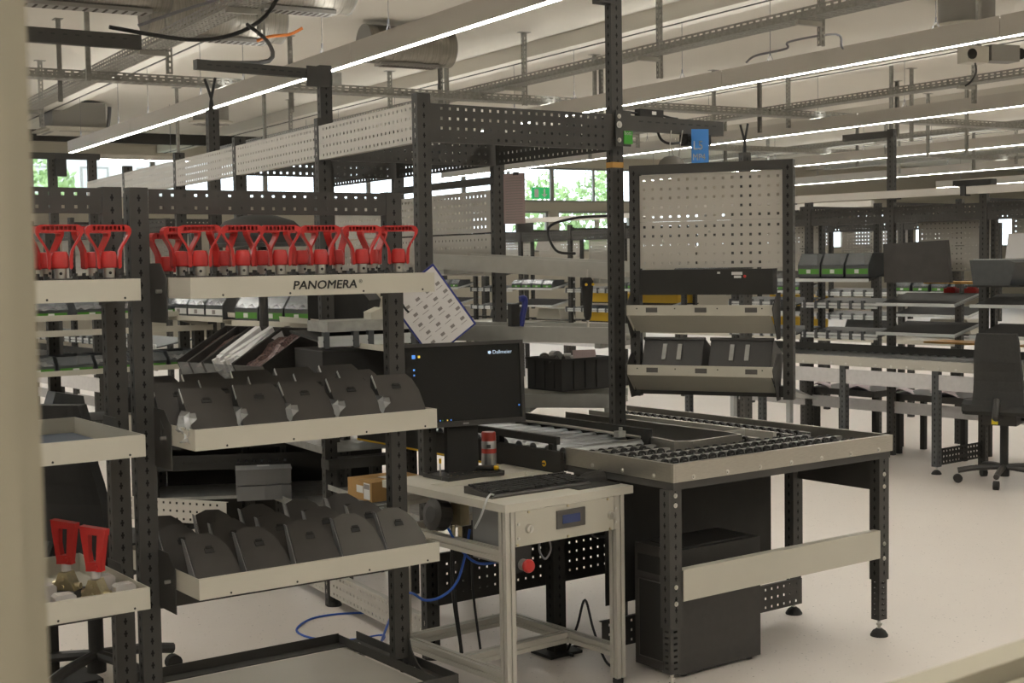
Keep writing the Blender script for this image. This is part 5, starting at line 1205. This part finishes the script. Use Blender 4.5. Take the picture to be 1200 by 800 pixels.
# grey crates on the lower shelf
for i in range(2):
    c2 = thing('stacking_crate', 'grey ribbed stacking crate behind the bottom tray, %s of two' % ('lower', 'upper')[i], 'crate', (-1.34, 6.62, 0.416 + i * 0.075), 12, 'grey crates behind the bottom tray')
    obj('shell', tray_mesh(0.26, 0.36, 0.07), 'crate_grey', c2)
    for k in range(4): obj('rib', cached('crib', lambda: MB().box(-0.003, 0.0, 0, 0.006, 0.005, 0.07).mesh('rib')), 'crate_grey', c2, loc=(0, 0.05 + k * 0.08, 0))
    for k in range(3): obj('rib', cached('crib2', lambda: MB().box(0, 0.006, -0.003, 0.0, 0.005, 0.07).mesh('rib2')), 'crate_grey', c2, loc=(0.05 + k * 0.08, 0, 0))
    if i == 1: obj('lid', MB().box(-0.004, 0.264, -0.004, 0.364, 0.07, 0.076), 'crate_grey', c2); obj('label', MB().box(0.10, 0.16, 0.10, 0.15, 0.076, 0.0766), 'label_white', c2)

# ------------------------------------------------------------------ shelf rack seen through the left rack
lr = thing('shelf_rack', 'dark shelf rack with small bins seen through the left tray rack', 'rack', (-2.95, 6.95, 0), 36)
lf = frame(36, -2.95, 6.95)
for x in (0.0, 1.45): obj('post', post_mesh(1.75), 'anthracite', lr, loc=(x, 0.05, 0))
obj('post', post_mesh(1.75), 'anthracite', lr, loc=(0.72, 0.35, 0))
for (z, mt, h_, y0) in ((1.275, 'light_grey', 0.03, -0.05), (1.195, 'light_grey', 0.032, -0.10), (0.985, 'light_grey', 0.028, -0.08)):
    b = MB(); b.box(0, 1.5, y0, y0 + 0.004, z, z + h_); b.box(0, 1.5, y0 + 0.004, y0 + 0.34, z, z + 0.004)
    obj('shelf', b, mt, lr)
for i in range(7):
    x, y = lf(0.02 + i * 0.205, -0.07)
    make_bin('open bin of small parts with green label, %s from left seen through the left rack' % ORD[i], 'bins seen through the left rack', (x, y, 0.99), 36, 0.19, 0.26, 0.095, 'label_green', 'block_white' if i % 2 == 0 else None)
for i in range(6):
    x, y = lf(0.10 + i * 0.22, 0.0)
    make_bin('dark bin on the top shelf seen through the left rack, %s from left' % ORD[i], 'top shelf bins seen through the left rack', (x, y, 1.280), 36, 0.18, 0.22, 0.10, 'label_green', 'screws')
for i in range(3):
    x, y = lf(0.2 + i * 0.42, 0.1)
    tag(obj('device', MB().prism([(0, 0), (0.22, 0), (0.20, 0.12), (0.05, 0.15)], 'y', 0, 0.14), ('matte_black', 'bin_grey', 'matte_black')[i], loc=(x, y, 1.075 - 0.075 + 0.0 if False else 0.735), rz=36), 'dark angular device on the lowest shelf behind the left rack, %s from left' % ORD[i], 'device', 'devices behind the left rack')
obj('shelf', MB().box(0, 1.5, -0.06, 0.36, 0.728, 0.735), 'black_steel', lr)
# ------------------------------------------------------------------ office chairs
def office_chair(label, loc, yaw, mt, back_h=0.62, seat_z=0.50, bw_=0.22):
    t = thing('office_chair', label, 'chair', loc, yaw)
    b = MB(); n_ = 8; m_ = 12
    # seat cushion: rounded slab
    prof = [(-0.23, 0.0), (-0.24, 0.04), (-0.21, 0.075), (0.18, 0.085), (0.24, 0.06), (0.25, 0.02), (0.20, -0.01), (-0.18, -0.015)]
    for (x0, x1, k) in ((-0.235, -0.215, 0.86), (-0.215, 0.215, 1.0), (0.215, 0.235, 0.86)):
        b.prism([(p[0] * k, p[1]) for p in prof], 'x', x0, x1)
    obj('seat', b, mt, t, loc=(0, 0, seat_z - 0.04))
    # backrest: curved shell, narrower at top
    b = MB(); rows = []
    for i in range(n_ + 1):
        s_ = i / n_; z = seat_z - 0.01 + back_h * s_; hw = bw_ * (1 - 0.20 * s_) * (1 if s_ < 0.9 else 0.93); yy = 0.20 + 0.05 * s_ - 0.03 * math.sin(math.pi * min(1, s_ * 1.6))
        rows.append([(hw * math.sin(R(a)) / math.sin(R(60)), yy + 0.05 * (1 - math.cos(R(a))) * -1, z) for a in [-60 + 120 * k / m_ for k in range(m_ + 1)]])
    th = 0.05
    for i in range(n_):
        for k in range(m_):
            a, bb, c, d = rows[i][k], rows[i][k + 1], rows[i + 1][k + 1], rows[i + 1][k]
            b.quad(a, bb, c, d); b.quad(*[(p[0], p[1] + th, p[2]) for p in (d, c, bb, a)])
    edge = [r[0] for r in rows] + rows[-1][1:] + [r[-1] for r in reversed(rows[:-1])] + rows[0][-2:0:-1]
    for i in range(len(edge)):
        a, bb = edge[i], edge[(i + 1) % len(edge)]; b.quad(a, (a[0], a[1] + th, a[2]), (bb[0], bb[1] + th, bb[2]), bb)
    obj('backrest', b, mt, t)
    obj('back_support', MB().tube([(0, 0.05, seat_z - 0.06), (0, 0.27, seat_z - 0.06), (0, 0.285, seat_z - 0.02), (0, 0.235, seat_z + 0.06)], 0.022, 8), 'black_plastic', t)
    obj('mechanism', MB().box(-0.11, 0.11, -0.14, 0.16, seat_z - 0.12, seat_z - 0.05), 'black_plastic', t)
    obj('column', MB().cyl((0, 0, 0.09), (0, 0, seat_z - 0.12), 0.028, n=16).cyl((0, 0, 0.05), (0, 0, 0.12), 0.035, n=16), 'matte_black', t)
    for k in range(5):
        a = R(72 * k + 20); x, y = 0.30 * math.cos(a), 0.30 * math.sin(a)
        arm_ = obj('base_arm', MB().tube([(0, 0, 0.115), (x * 0.6, y * 0.6, 0.105), (x, y, 0.085)], 0.020, 8), 'black_plastic', t)
        obj('castor', MB().cyl((x - 0.018 * math.sin(a), y + 0.018 * math.cos(a), 0.03), (x + 0.018 * math.sin(a), y - 0.018 * math.cos(a), 0.03), 0.03, n=14), 'matte_black', arm_)
    return t
oc = office_chair('grey-black office chair at the far right in front of the back bench', (3.32, 9.28, 0), 149, 'chair_grey', 0.51, 0.53, 0.168)
obj('yellow_label', MB().box(-0.012, 0.028, 0.262, 0.266, 0.43, 0.465), 'yellow_label', oc)
obj('lever', MB().cyl((-0.11, 0.0, 0.44), (-0.27, 0.02, 0.44), 0.01, n=8), 'matte_black', oc)
office_chair('black office chair half hidden behind the left tray rack', (-1.57, 5.08, 0), 160, 'fabric_black', 0.57, 0.52)
office_chair('black office chair far right at the picture edge', (5.15, 11.9, 0), 150, 'fabric_black', 0.52, 0.55)
# white test device behind the mullion
td = thing('test_device', 'pale instrument with green key beside the left mullion', 'device', (-1.78, 4.98, 0.78), 36)
obj('body', MB().prism([(0, 0), (0.16, 0), (0.165, 0.13), (0, 0.13)], 'y', 0, 0.12), 'light_grey', td); obj('green_key', MB().box(0.115, 0.14, -0.002, 0, 0.085, 0.11), 'sticker_green', td); obj('display', MB().box(0.04, 0.13, -0.002, 0, 0.02, 0.06), 'crate_grey', td)
tag(obj('device_stand', MB().box(-0.05, 0.25, -0.05, 0.2, 0.74, 0.78).box(0.08, 0.12, 0.05, 0.09, 0.02, 0.74).box(-0.05, 0.25, -0.05, 0.2, 0, 0.02), 'black_steel', loc=(-1.78, 4.98, 0), rz=36), 'black stand under the pale instrument', 'stand')

# ------------------------------------------------------------------ far workstation lines
def far_station(label, p, yaw, W_, items, tall=None):
    """bench with conveyor plate, pale aprons, uprights, top beam; p = right-front foot of the left upright; local x to the right, y away"""
    t = thing('workstation', label, 'workstation', (*p, 0), yaw)
    obj('upright', post_mesh(2.0 if not tall else tall), 'anthracite', t, loc=(0, 0, 0))
    obj('top_beam', perf_mesh(W_ - 0.06, 0.125, int((W_ - 0.09) / 0.038), 3, flange=0.05), 'anthracite', t, loc=(0.06, 0.01, 1.80))
    obj('depth_beam', perf_mesh(0.9, 0.10, 22, 2, flange=0.0), 'black_steel', t, loc=(0.04, 0.04, 1.86), rz=90)
    obj('rear_upright', post_mesh(2.0), 'anthracite', t, loc=(0.0, 0.92, 0))
    if 'bench' in items:
        obj('conveyor_plate', MB().box(0, W_, -0.60, -0.596, 0.735, 0.805).box(0, W_, -0.596, -0.58, 0.80, 0.805), 'aluminium', t)
        for i in range(6): obj('bolt', bolt_mesh(0.008), 'steel', t, loc=(0.07 + i * W_ / 6, -0.60, 0.75))
        obj('apron', MB().box(0.045, W_, -0.575, -0.57, 0.60, 0.708), 'sleeve_white', t)
        obj('lower_apron', MB().box(0.045, W_, 0.02, 0.025, 0.33, 0.42), 'sleeve_white', t)
        lg = obj('leg', post_mesh(0.68, 0.05, 0.05), 'bin_grey', t, loc=(0, -0.585, 0.055)); obj('foot', foot_mesh(), 'matte_black', lg, loc=(0.025, 0.025, -0.055)); obj('spindle', spindle_mesh(), 'steel', lg, loc=(0.025, 0.025, -0.055))
        obj('foot_panel', perf_mesh(0.56, 0.12, 13, 3, hole=0.012, flange=0), 'black_steel', t, loc=(0.03, -0.53, 0.06), rz=90)
        for i in range(10): obj('roller', cached('frol', lambda: MB().cyl((0, 0, 0), (0, 0.44, 0), 0.022, n=12).mesh('roller', True)), 'roller_steel', t, loc=(0.04 + i * W_ / 10, -0.56, 0.785))
        obj('rear_rail', MB().box(0, W_, -0.10, -0.09, 0.735, 0.86), 'black_steel', t)
    if 'shelves' in items:
        for (z, k) in ((1.18, 'a'), (0.96, 'b')):
            b = MB(); Mx = Matrix.Translation((0.08, -0.24, z)) @ Matrix.Rotation(R(12), 4, 'X')
            b.box(0, W_ - 0.12, 0, 0.40, -0.004, 0, Mx)
            sh = obj('shelf', b, 'black_steel', t); obj('shelf_lip', MB().box(0, W_ - 0.12, -0.005, 0, -0.008, 0.016, Mx).box(W_ - 0.124, W_ - 0.12, 0, 0.40, -0.008, 0.016, Mx), 'edge_pale', sh)
    if 'rolls' in items:
        for z in (1.14, 0.90):
            obj('roll_rail', MB().box(0.05, W_ - 0.02, -0.10, -0.088, z, z + 0.018).box(0.05, W_ - 0.02, -0.10, -0.088, z + 0.024, z + 0.042), 'edge_pale', t)
            obj('roll_bed', MB().box(0.06, W_ - 0.03, -0.088, 0.25, z + 0.01, z + 0.02, rot('X', 9, (0, -0.088, z))), 'bin_grey', t)
            for i in range(6): obj('clip', cached(('rclip', 1), lambda: None), 'bin_grey', t, loc=(0.07 + i * (W_ - 0.12) / 6, -0.10, z))
        b = MB(); Mx = Matrix.Translation((0.04, -0.20, 1.36)) @ Matrix.Rotation(R(12), 4, 'X'); b.box(0, W_ - 0.06, 0, 0.36, -0.004, 0, Mx)
        sh = obj('shelf', b, 'black_steel', t); obj('shelf_lip', MB().box(0, W_ - 0.06, -0.005, 0, -0.008, 0.018, Mx), 'edge_pale', sh)
    if 'panel' in items:
        obj('pegboard', perf_mesh(W_ - 0.16, 0.19, int((W_ - 0.19) / 0.038), 5, flange=0), 'panel_grey', t, loc=(0.08, 0.30, 1.62)); obj('pegboard', perf_mesh(W_ - 0.16, 0.19, int((W_ - 0.19) / 0.038), 5, flange=0), 'panel_grey', t, loc=(0.08, 0.30, 1.425))
        obj('pegboard_rail', MB().box(0.06, W_ - 0.06, 0.28, 0.32, 1.81, 1.835), 'anthracite', t); obj('pegboard_post', post_mesh(0.95, 0.04, 0.04), 'anthracite', t, loc=(W_ - 0.08, 0.28, 0.90))
    if 'screen' in items:
        q = MB().prism([(0.02, 1.345), (W_ - 0.20, 1.345), (W_ - 0.235, 1.66), (0.01, 1.64)], 'y', -0.06, -0.02)
        obj('monitor_back', q, 'cover_black', t); obj('monitor_arm', MB().box(0.25, 0.32, -0.02, 0.29, 1.48, 1.54), 'black_plastic', t)
    if 'wood' in items: obj('wood_edge', MB().box(0.10, W_, 0.34, 0.60, 1.325, 1.342), 'orange_wood', t); obj('wood_edge', MB().box(0.10, W_ - 0.1, 0.34, 0.60, 0.86, 0.875), 'orange_wood', t)
    return t, frame(yaw, *p)
LY = -51.0; LP = (2.91, 10.70)
def on_line(L_): return (LP[0] + 0.629 * L_, LP[1] - 0.777 * L_)
kinds = {-2: (('bench', 'rolls', 'panel'), 'far bench with pale aprons mostly hidden behind the pegboard frame'),
         -1: (('bench', 'rolls'), 'far bench with three green-striped bins right of the pegboard frame'),
         0: (('bench', 'shelves', 'panel', 'screen', 'wood'), 'far bench with black screen back left of the office chair'),
         1: (('bench', 'shelves', 'panel', 'wood'), 'far bench directly behind the grey office chair'),
         2: (('bench', 'shelves', 'panel'), 'far bench cut by the right picture edge')}
for k, (items, lab) in kinds.items():
    t, ff = far_station(lab, on_line(0.80 * k), LY, 0.80, items, 2.52 if k == 0 else None)
    if k in (-1,):
        for i in range(3):
            x, y = ff(0.06 + i * 0.235, -0.16)
            make_bin('grey bin with green stripe, %s of three on the far right bench' % ORD[i], 'green-striped bins on the far right bench', (x, y, 1.385), LY, 0.22, 0.24, 0.19, 'label_green')
    if k == 0:
        obj('cable_arm', MB().box(-0.42, 0.05, 0, 0.04, 2.46, 2.51), 'anthracite', t)
        for i in range(2):
            x, y = ff(0.24 + 0.18 * i, 0.40)
            q = MB().box(0, 0.10, 0, 0.06, 0, 0.035); q.box(0.02, 0.08, 0.01, 0.05, 0.035, 0.045)
            tag(obj('red_part', q, 'red_plastic', loc=(x, y, 1.255), rz=LY), 'small red part behind the black screen back, %s one' % ('left', 'right')[i], 'part', 'red parts on the far bench')
            obj('part_ledge', MB().box(0.22 + 0.18 * i, 0.40 + 0.18 * i, 0.38, 0.5, 1.245, 1.255), 'black_steel', t)
    if k == 1:
        x, y = ff(0.05, -0.20)
        tag(obj('grey_crate', MB().prism([(0.03, 0), (0.32, 0), (0.36, 0.16), (0.30, 0.18), (0, 0.18)], 'y', 0, 0.26), 'bin_grey', loc=(x, y, 1.33), rz=LY), 'grey tapered crate on the bench behind the office chair', 'crate')
        tag(obj('paper_sheet', MB().box(0.02, 0.30, 0.02, 0.24, 0.0, 0.006), 'edge_pale', loc=(x, y, 1.51), rz=LY), 'pale sheet lying on the grey tapered crate', 'sheet')
        tag(obj('drawing', MB().box(0.10, 0.30, 0.0, 0.003, 0.0, 0.18), 'paper', loc=(*ff(0.10, 0.02), 1.52), rz=LY, rx=-12), 'white drawing sheet leaning behind the office chair', 'paper')
        obj('crate_ledge', MB().box(0.03, 0.45, -0.22, 0.08, 1.318, 1.33), 'black_steel', t)
# foil-wrapped parts under the back bench
for i, L_ in enumerate((-0.9, -0.1)):
    x, y = on_line(L_); fo = frame(LY, x, y)
    t = thing('foam_pallet', 'dark tray of pinkish foil parts below the far bench, %s one' % ('left', 'right')[i], 'tray', (*fo(0.08, 0.06), 0.43), LY)
    obj('tray', MB().box(0, 0.66, 0, 0.45, 0, 0.05), 'black_plastic', t)
    b = MB(); g = [[(0.01 + 0.64 * a / 8, 0.01 + 0.43 * c / 5, 0.055 + 0.03 * math.sin(a * 1.3 + c)) for c in range(6)] for a in range(9)]
    for a in range(8):
        for c in range(5): b.quad(g[a][c], g[a + 1][c], g[a + 1][c + 1], g[a][c + 1])
    obj('foil', b.mesh('foil', True), 'foil', t)
    for (lx, ly) in ((0.02, 0.05), (0.60, 0.05), (0.02, 0.38), (0.60, 0.38)): obj('leg', cached('palleg', lambda: MB().box(0, 0.04, 0, 0.04, -0.43, 0).mesh('leg')), 'black_steel', t, loc=(lx, ly, 0))
# white sloping shelf below the back bench
x, y = on_line(-1.45); tag(obj('sloping_shelf', MB().box(0, 0.85, -0.45, -0.43, 0.50, 0.535).prism([(-0.43, 0.50), (-0.1, 0.40), (-0.1, 0.41), (-0.43, 0.53)], 'x', 0, 0.85).box(0.1, 0.14, -0.3, -0.26, 0, 0.44).box(0.7, 0.74, -0.3, -0.26, 0, 0.44), 'edge_pale', loc=(x, y, 0), rz=LY), 'pale sloping shelf with rail below the far right benches', 'shelf')
# white tube lamp housing above the back line (unlit)
x0, y0 = on_line(-2.3)
tb_ = thing('bench_lamp', 'long unlit white lamp housing above the far right benches', 'lamp', (x0, y0, 1.98), LY)
for i in range(3):
    tb = obj('housing', MB().box(0, 1.55, -0.25, -0.20, 0, 0.055), 'lamp_body', tb_, loc=(i * 1.57, 0, 0)); obj('joint', MB().box(1.54, 1.58, -0.26, -0.19, -0.01, 0.06), 'black_plastic', tb)
    obj('hanger_plate', MB().box(0.8, 0.84, -0.22, 0.03, 0.0, 0.02), 'anthracite', tb)
obj('adapter', MB().box(3.05, 3.35, -0.26, -0.18, 0.06, 0.10), 'matte_black', tb_)

# second line, farther off, seen between the gantry posts and beyond
L2Y = -51.0; L2P = (0.10, 18.5)
def on_line2(L_): return (L2P[0] + 0.629 * L_, L2P[1] - 0.777 * L_)
WHERE2 = {-3: 'far left of the gantry', -2: 'left behind the gantry panels', -1: 'behind the clipboard', 0: 'left in the gap between gantry posts', 1: 'right in the gap between gantry posts', 2: 'behind the tall black post', 3: 'behind the pegboard frame', 4: 'behind the pegboards', 5: 'right of the pegboard frame', 6: 'behind the far screen back'}
for k in range(-3, 7):
    items = ('shelves', 'panel') if k % 2 == 0 else ('rolls', 'panel')
    t, ff = far_station('distant workstation ' + WHERE2[k], on_line2(1.0 * k), L2Y, 1.0, items)
    for i in range(4):
        x, y = ff(0.10 + i * 0.21, -0.20)
        z = 1.19 if k % 2 == 0 else 1.375
        make_bin('distant bin with green label, %s from left, station %s' % (ORD[i], WHERE2[k]), 'distant green-labelled bins', (x, y, z), L2Y, 0.18, 0.22, 0.11, 'label_green')
    x, y = ff(0.30, 0.05)
    if k in (1, 2, 4):
        for z, nm in ((1.02, 'upper'), (0.78, 'lower')):
            tag(obj('yellow_box', MB().prism([(0, 0), (0.60, 0), (0.60, 0.10), (0.5, 0.12), (0, 0.12)], 'y', 0, 0.25), 'yellow', loc=(x, y, z), rz=L2Y), 'yellow storage box, %s one, distant station %s' % (nm, WHERE2[k]), 'box', 'yellow boxes on distant stations')
        obj('box_shelf', MB().box(0.2, 0.95, 0.05, 0.35, 1.005, 1.02), 'black_steel', t); obj('box_shelf', MB().box(0.2, 0.95, 0.05, 0.35, 0.765, 0.78), 'black_steel', t)
    else:
        tag(obj('bench_case', MB().prism([(0, 0), (0.5, 0), (0.45, 0.14), (0.05, 0.14)], 'y', 0, 0.25), 'bin_grey' if k % 2 else 'light_grey', loc=(x, y, 0.78), rz=L2Y), 'distant storage case on bench %s' % WHERE2[k], 'case', 'cases on distant benches')
        obj('box_shelf', MB().box(0.2, 0.95, 0.05, 0.35, 0.765, 0.78), 'black_steel', t)
    obj('bench_top', MB().box(0, 1.0, -0.5, 0.3, 0.70, 0.74), 'light_grey', t); obj('bench_apron', MB().box(0, 1.0, -0.5, -0.49, 0.50, 0.62), 'sleeve_white', t)
    obj('bench_leg', MB().box(0.45, 0.5, -0.48, -0.43, 0, 0.70), 'anthracite', t)
# bench lamp of the second line
x0, y0 = on_line2(-3.0)
tb2 = thing('bench_lamp', 'long white lamp housing over the distant line between the gantry posts', 'lamp', (x0, y0, 2.04), L2Y)
for i in range(4): obj('housing', MB().box(0, 2.2, -0.25, -0.20, 0, 0.06), 'lamp_body', tb2, loc=(i * 2.22, 0, 0)); obj('hanger_plate', MB().box(i * 2.22 + 1.0, i * 2.22 + 1.05, -0.22, 0.05, -0.12, 0.01), 'anthracite', tb2)
# third line at the far right
for k, nm in enumerate(('left', 'middle', 'right', 'rightmost')):
    p = (7.2 + 0.629 * 1.1 * (k - 1), 15.2 - 0.777 * 1.1 * (k - 1))
    t, ff = far_station('workstation in the far right corner of the hall, %s of four' % nm, p, LY, 1.1, ('bench', 'shelves', 'panel', 'wood'))
    for i in range(3):
        x, y = ff(0.12 + i * 0.28, -0.20)
        make_bin('dark bin, %s from left on the far corner bench, %s of four' % (ORD[i], nm), 'bins in the far right corner', (x, y, 1.19), LY, 0.24, 0.22, 0.12, 'label_green' if i else 'label_white')
# fourth line at the left end below the windows
for k, nm in enumerate(('left', 'middle', 'right')):
    p = (-4.6 + 0.629 * 1.0 * k, 13.2 - 0.777 * 1.0 * k)
    far_station('workstation below the left end windows, %s of three' % nm, p, LY, 1.0, ('bench', 'rolls', 'panel'))

# ------------------------------------------------------------------ arms and cables at the upper left
x, y = hall(2.2, 8.6)
ta = thing('cable_gantry', 'black slotted cable arm at the top left', 'arm', (-2.62, 8.05, 2.85), 33)
obj('arm', MB().box(-0.5, 0.52, 0, 0.05, 0, 0.085), 'anthracite', ta)
for i in range(12): obj('slot', cached('armslot', lambda: None), 'ink', ta, loc=(-0.35 + i * 0.07, 0, 0.055))
obj('mast', post_mesh(2.93), 'anthracite', ta, loc=(-0.45, 0.06, -2.85))
c1 = MB().tube([(-2.35, 8.25, 2.97), (-1.95, 8.5, 2.93), (-1.70, 8.65, 2.98), (-1.52, 8.8, 3.12), (-1.40, 8.9, 3.35)], 0.013, 8)
tag(obj('power_cable', c1, 'cable_black'), 'thick black cable sagging from the top left arm', 'cable')
c2_ = MB().tube([(-2.20, 8.33, 2.99), (-1.98, 8.48, 3.10), (-1.75, 8.6, 3.20), (-1.55, 8.8, 3.36)], 0.010, 8)
tag(obj('power_cable', c2_, 'cable_grey'), 'grey cable rising from the top left arm', 'cable')
c3 = MB().tube([(-1.62, 8.70, 3.05), (-1.45, 8.45, 2.90), (-1.25, 7.3, 2.62), (-1.34, 6.30, 2.47)], 0.012, 8)
tag(obj('power_cable', c3, 'cable_black'), 'black cable running down to the gantry cable arm', 'cable')
# short black masts with forked cables along the panel line
for i, (p, h, lab) in enumerate((((-1.86, 8.62), 2.52, 'black mast with forked cable over the grey panels'), ((1.62, 9.6), 2.28, 'black mast behind the pegboard frame'))):
    mm = thing('cable_mast', lab, 'mast', (*p, 0), 33)
    obj('mast', post_mesh(h, 0.07, 0.05), 'anthracite', mm)
    obj('cable', MB().tube([(0.02, 0.02, h), (0.03, 0.02, h + 0.07), (0.06, 0.02, h + 0.20)], 0.009, 6).tube([(0.035, 0.02, h), (0.03, 0.02, h + 0.07), (-0.01, 0.02, h + 0.19)], 0.009, 6), 'cable_black', mm)
# orange cables at the duct
x, y = hall(4.6, 12.3)
tag(obj('orange_cable', MB().tube([(x, y, 3.62), (x + 0.12, y, 3.66), (x + 0.3, y + 0.02, 3.68), (x + 0.42, y + 0.04, 3.74)], 0.014, 6), 'cable_orange'), 'orange cable looped at the ceiling duct end', 'cable')
# ------------------------------------------------------------------ cables on and above the floor
def cable(name, pts, r, mt, label): tag(obj(name, MB().tube(pts, r, 6, 6), mt), label, 'cable')
cable('network_cable', [(-0.165, 5.00, 0.58), (-0.185, 4.985, 0.48), (-0.216, 4.97, 0.39), (-0.27, 4.95, 0.345), (-0.33, 4.94, 0.335), (-0.39, 4.97, 0.355), (-0.46, 5.15, 0.25), (-0.54, 5.45, 0.05), (-0.56, 5.69, 0.004), (-0.70, 5.62, 0.004), (-0.85, 5.66, 0.004), (-0.935, 5.79, 0.004), (-0.90, 5.97, 0.004), (-0.78, 6.05, 0.004), (-0.62, 6.06, 0.004)], 0.005, 'cable_blue', 'bright blue network cable looping over the floor behind the rack')
cable('network_cable', [(-0.24, 4.92, 0.60), (-0.20, 4.95, 0.52), (-0.14, 4.98, 0.46), (-0.06, 5.02, 0.455), (0.02, 5.06, 0.47)], 0.005, 'cable_blue', 'bright blue cable sagging below the test desk')
for i, (a, c, z) in enumerate(((0.08, 0.42, 0.12), (0.12, 0.46, 0.06), (0.16, 0.40, 0.09))):
    cable('power_cable', [(*df(a, c), 0.60), (*df(a + 0.01, c + 0.02), 0.35), (*df(a + 0.05, c + 0.03), z), (*df(a + 0.12, c + 0.12), 0.006), (*df(a + 0.25, c + 0.2), 0.006)], 0.005, 'cable_black', 'black power cable hanging under the desk, %s from left' % ORD[i])
cable('power_cable', [(0.20, 5.40, 0.006), (0.24, 5.36, 0.12), (0.27, 5.33, 0.23), (0.30, 5.30, 0.12), (0.34, 5.22, 0.02), (0.38, 5.16, 0.006)], 0.005, 'cable_black', 'black cable standing up in a loop on the floor under the desk')
cable('power_cable', [(0.22, 5.34, 0.006), (0.18, 5.42, 0.006), (0.26, 5.48, 0.006), (0.33, 5.44, 0.006)], 0.006, 'cable_black', 'short black cable curl on the floor under the desk')
cable('power_cable', [(*df(0.20, 0.06), 0.57), (*df(0.20, 0.06), 0.53), (*df(0.225, 0.06), 0.50), (*df(0.25, 0.06), 0.53), (*df(0.24, 0.06), 0.58)], 0.004, 'cable_grey', 'grey cable loop below the desk front panel')
cable('power_cable', [(*tf(0.25, 0.52), 0.72), (*tf(0.02, 0.45), 0.62), (*tf(-0.03, 0.42), 0.56), (*tf(0.02, 0.48), 0.50), (*tf(0.10, 0.50), 0.48)], 0.005, 'cable_black', 'black cable beneath the steel table edge')
cable('sensor_cable', [(0.28, 6.02, 1.585), (0.20, 6.10, 1.60), (0.17, 6.14, 1.70), (0.28, 6.12, 1.74), (0.42, 6.02, 1.745)], 0.006, 'cable_black', 'thin black cable arching above the upper flow lane')
# slips on the upper lane
tag(obj('note', MB().box(0, 0.07, 0, 0.003, 0, 0.045), 'paper', loc=(0.11, 6.20, 1.602), rz=-30, rx=-30), 'white slip of paper on the upper flow lane', 'paper')

# gantry head at the far left end
fg = thing('cable_mast', 'black post frame at the left end in front of the far windows', 'mast', (-3.75, 11.3, 0), 31)
for x in (0.0, 0.32): obj('mast', post_mesh(2.44, 0.07, 0.05), 'anthracite', fg, loc=(x, 0, 0))
obj('head_beam', MB().box(-0.35, 0.42, 0.0, 0.05, 2.44, 2.49), 'anthracite', fg); obj('head_box', MB().box(0.05, 0.14, -0.02, 0.05, 2.30, 2.44), 'black_plastic', fg)
# camera unit hung beside the second light row
cu_ = thing('camera_unit', 'white and grey camera unit hanging behind the second light row at right', 'camera', (4.12, 12.1, 3.20), 20)
obj('body', MB().box(-0.20, 0.02, -0.06, 0.08, 0, 0.14), 'ac_white', cu_); obj('housing', MB().box(0.04, 0.34, -0.07, 0.09, 0.02, 0.16), 'ac_grey', cu_)
obj('lens', MB().cyl((-0.16, -0.06, 0.07), (-0.16, -0.075, 0.07), 0.045, n=18), 'matte_black', cu_); obj('lens', MB().cyl((0.36, -0.03, 0.09), (0.36, -0.06, 0.09), 0.05, n=18), 'matte_black', cu_)
obj('bracket', MB().box(-0.05, -0.01, 0.0, 0.03, 0.14, CEIL - 3.20), 'tray_zinc', cu_); obj('cable', MB().tube([(-0.10, -0.03, 0.0), (-0.09, -0.03, -0.08), (-0.14, -0.03, -0.16), (-0.20, -0.03, -0.20)], 0.008, 6), 'cable_black', cu_)
# thin blue cables under the ceiling ledge
cable('draped_cable', [(2.02, 11.8, 3.20), (2.12, 11.9, 3.27), (2.40, 12.0, 3.34), (2.43, 12.0, 3.40), (2.85, 12.1, 3.47), (2.90, 12.1, 3.36), (2.98, 12.1, 3.30)], 0.010, 'cable_grey', 'thin blue-grey cable draped above the second light row')
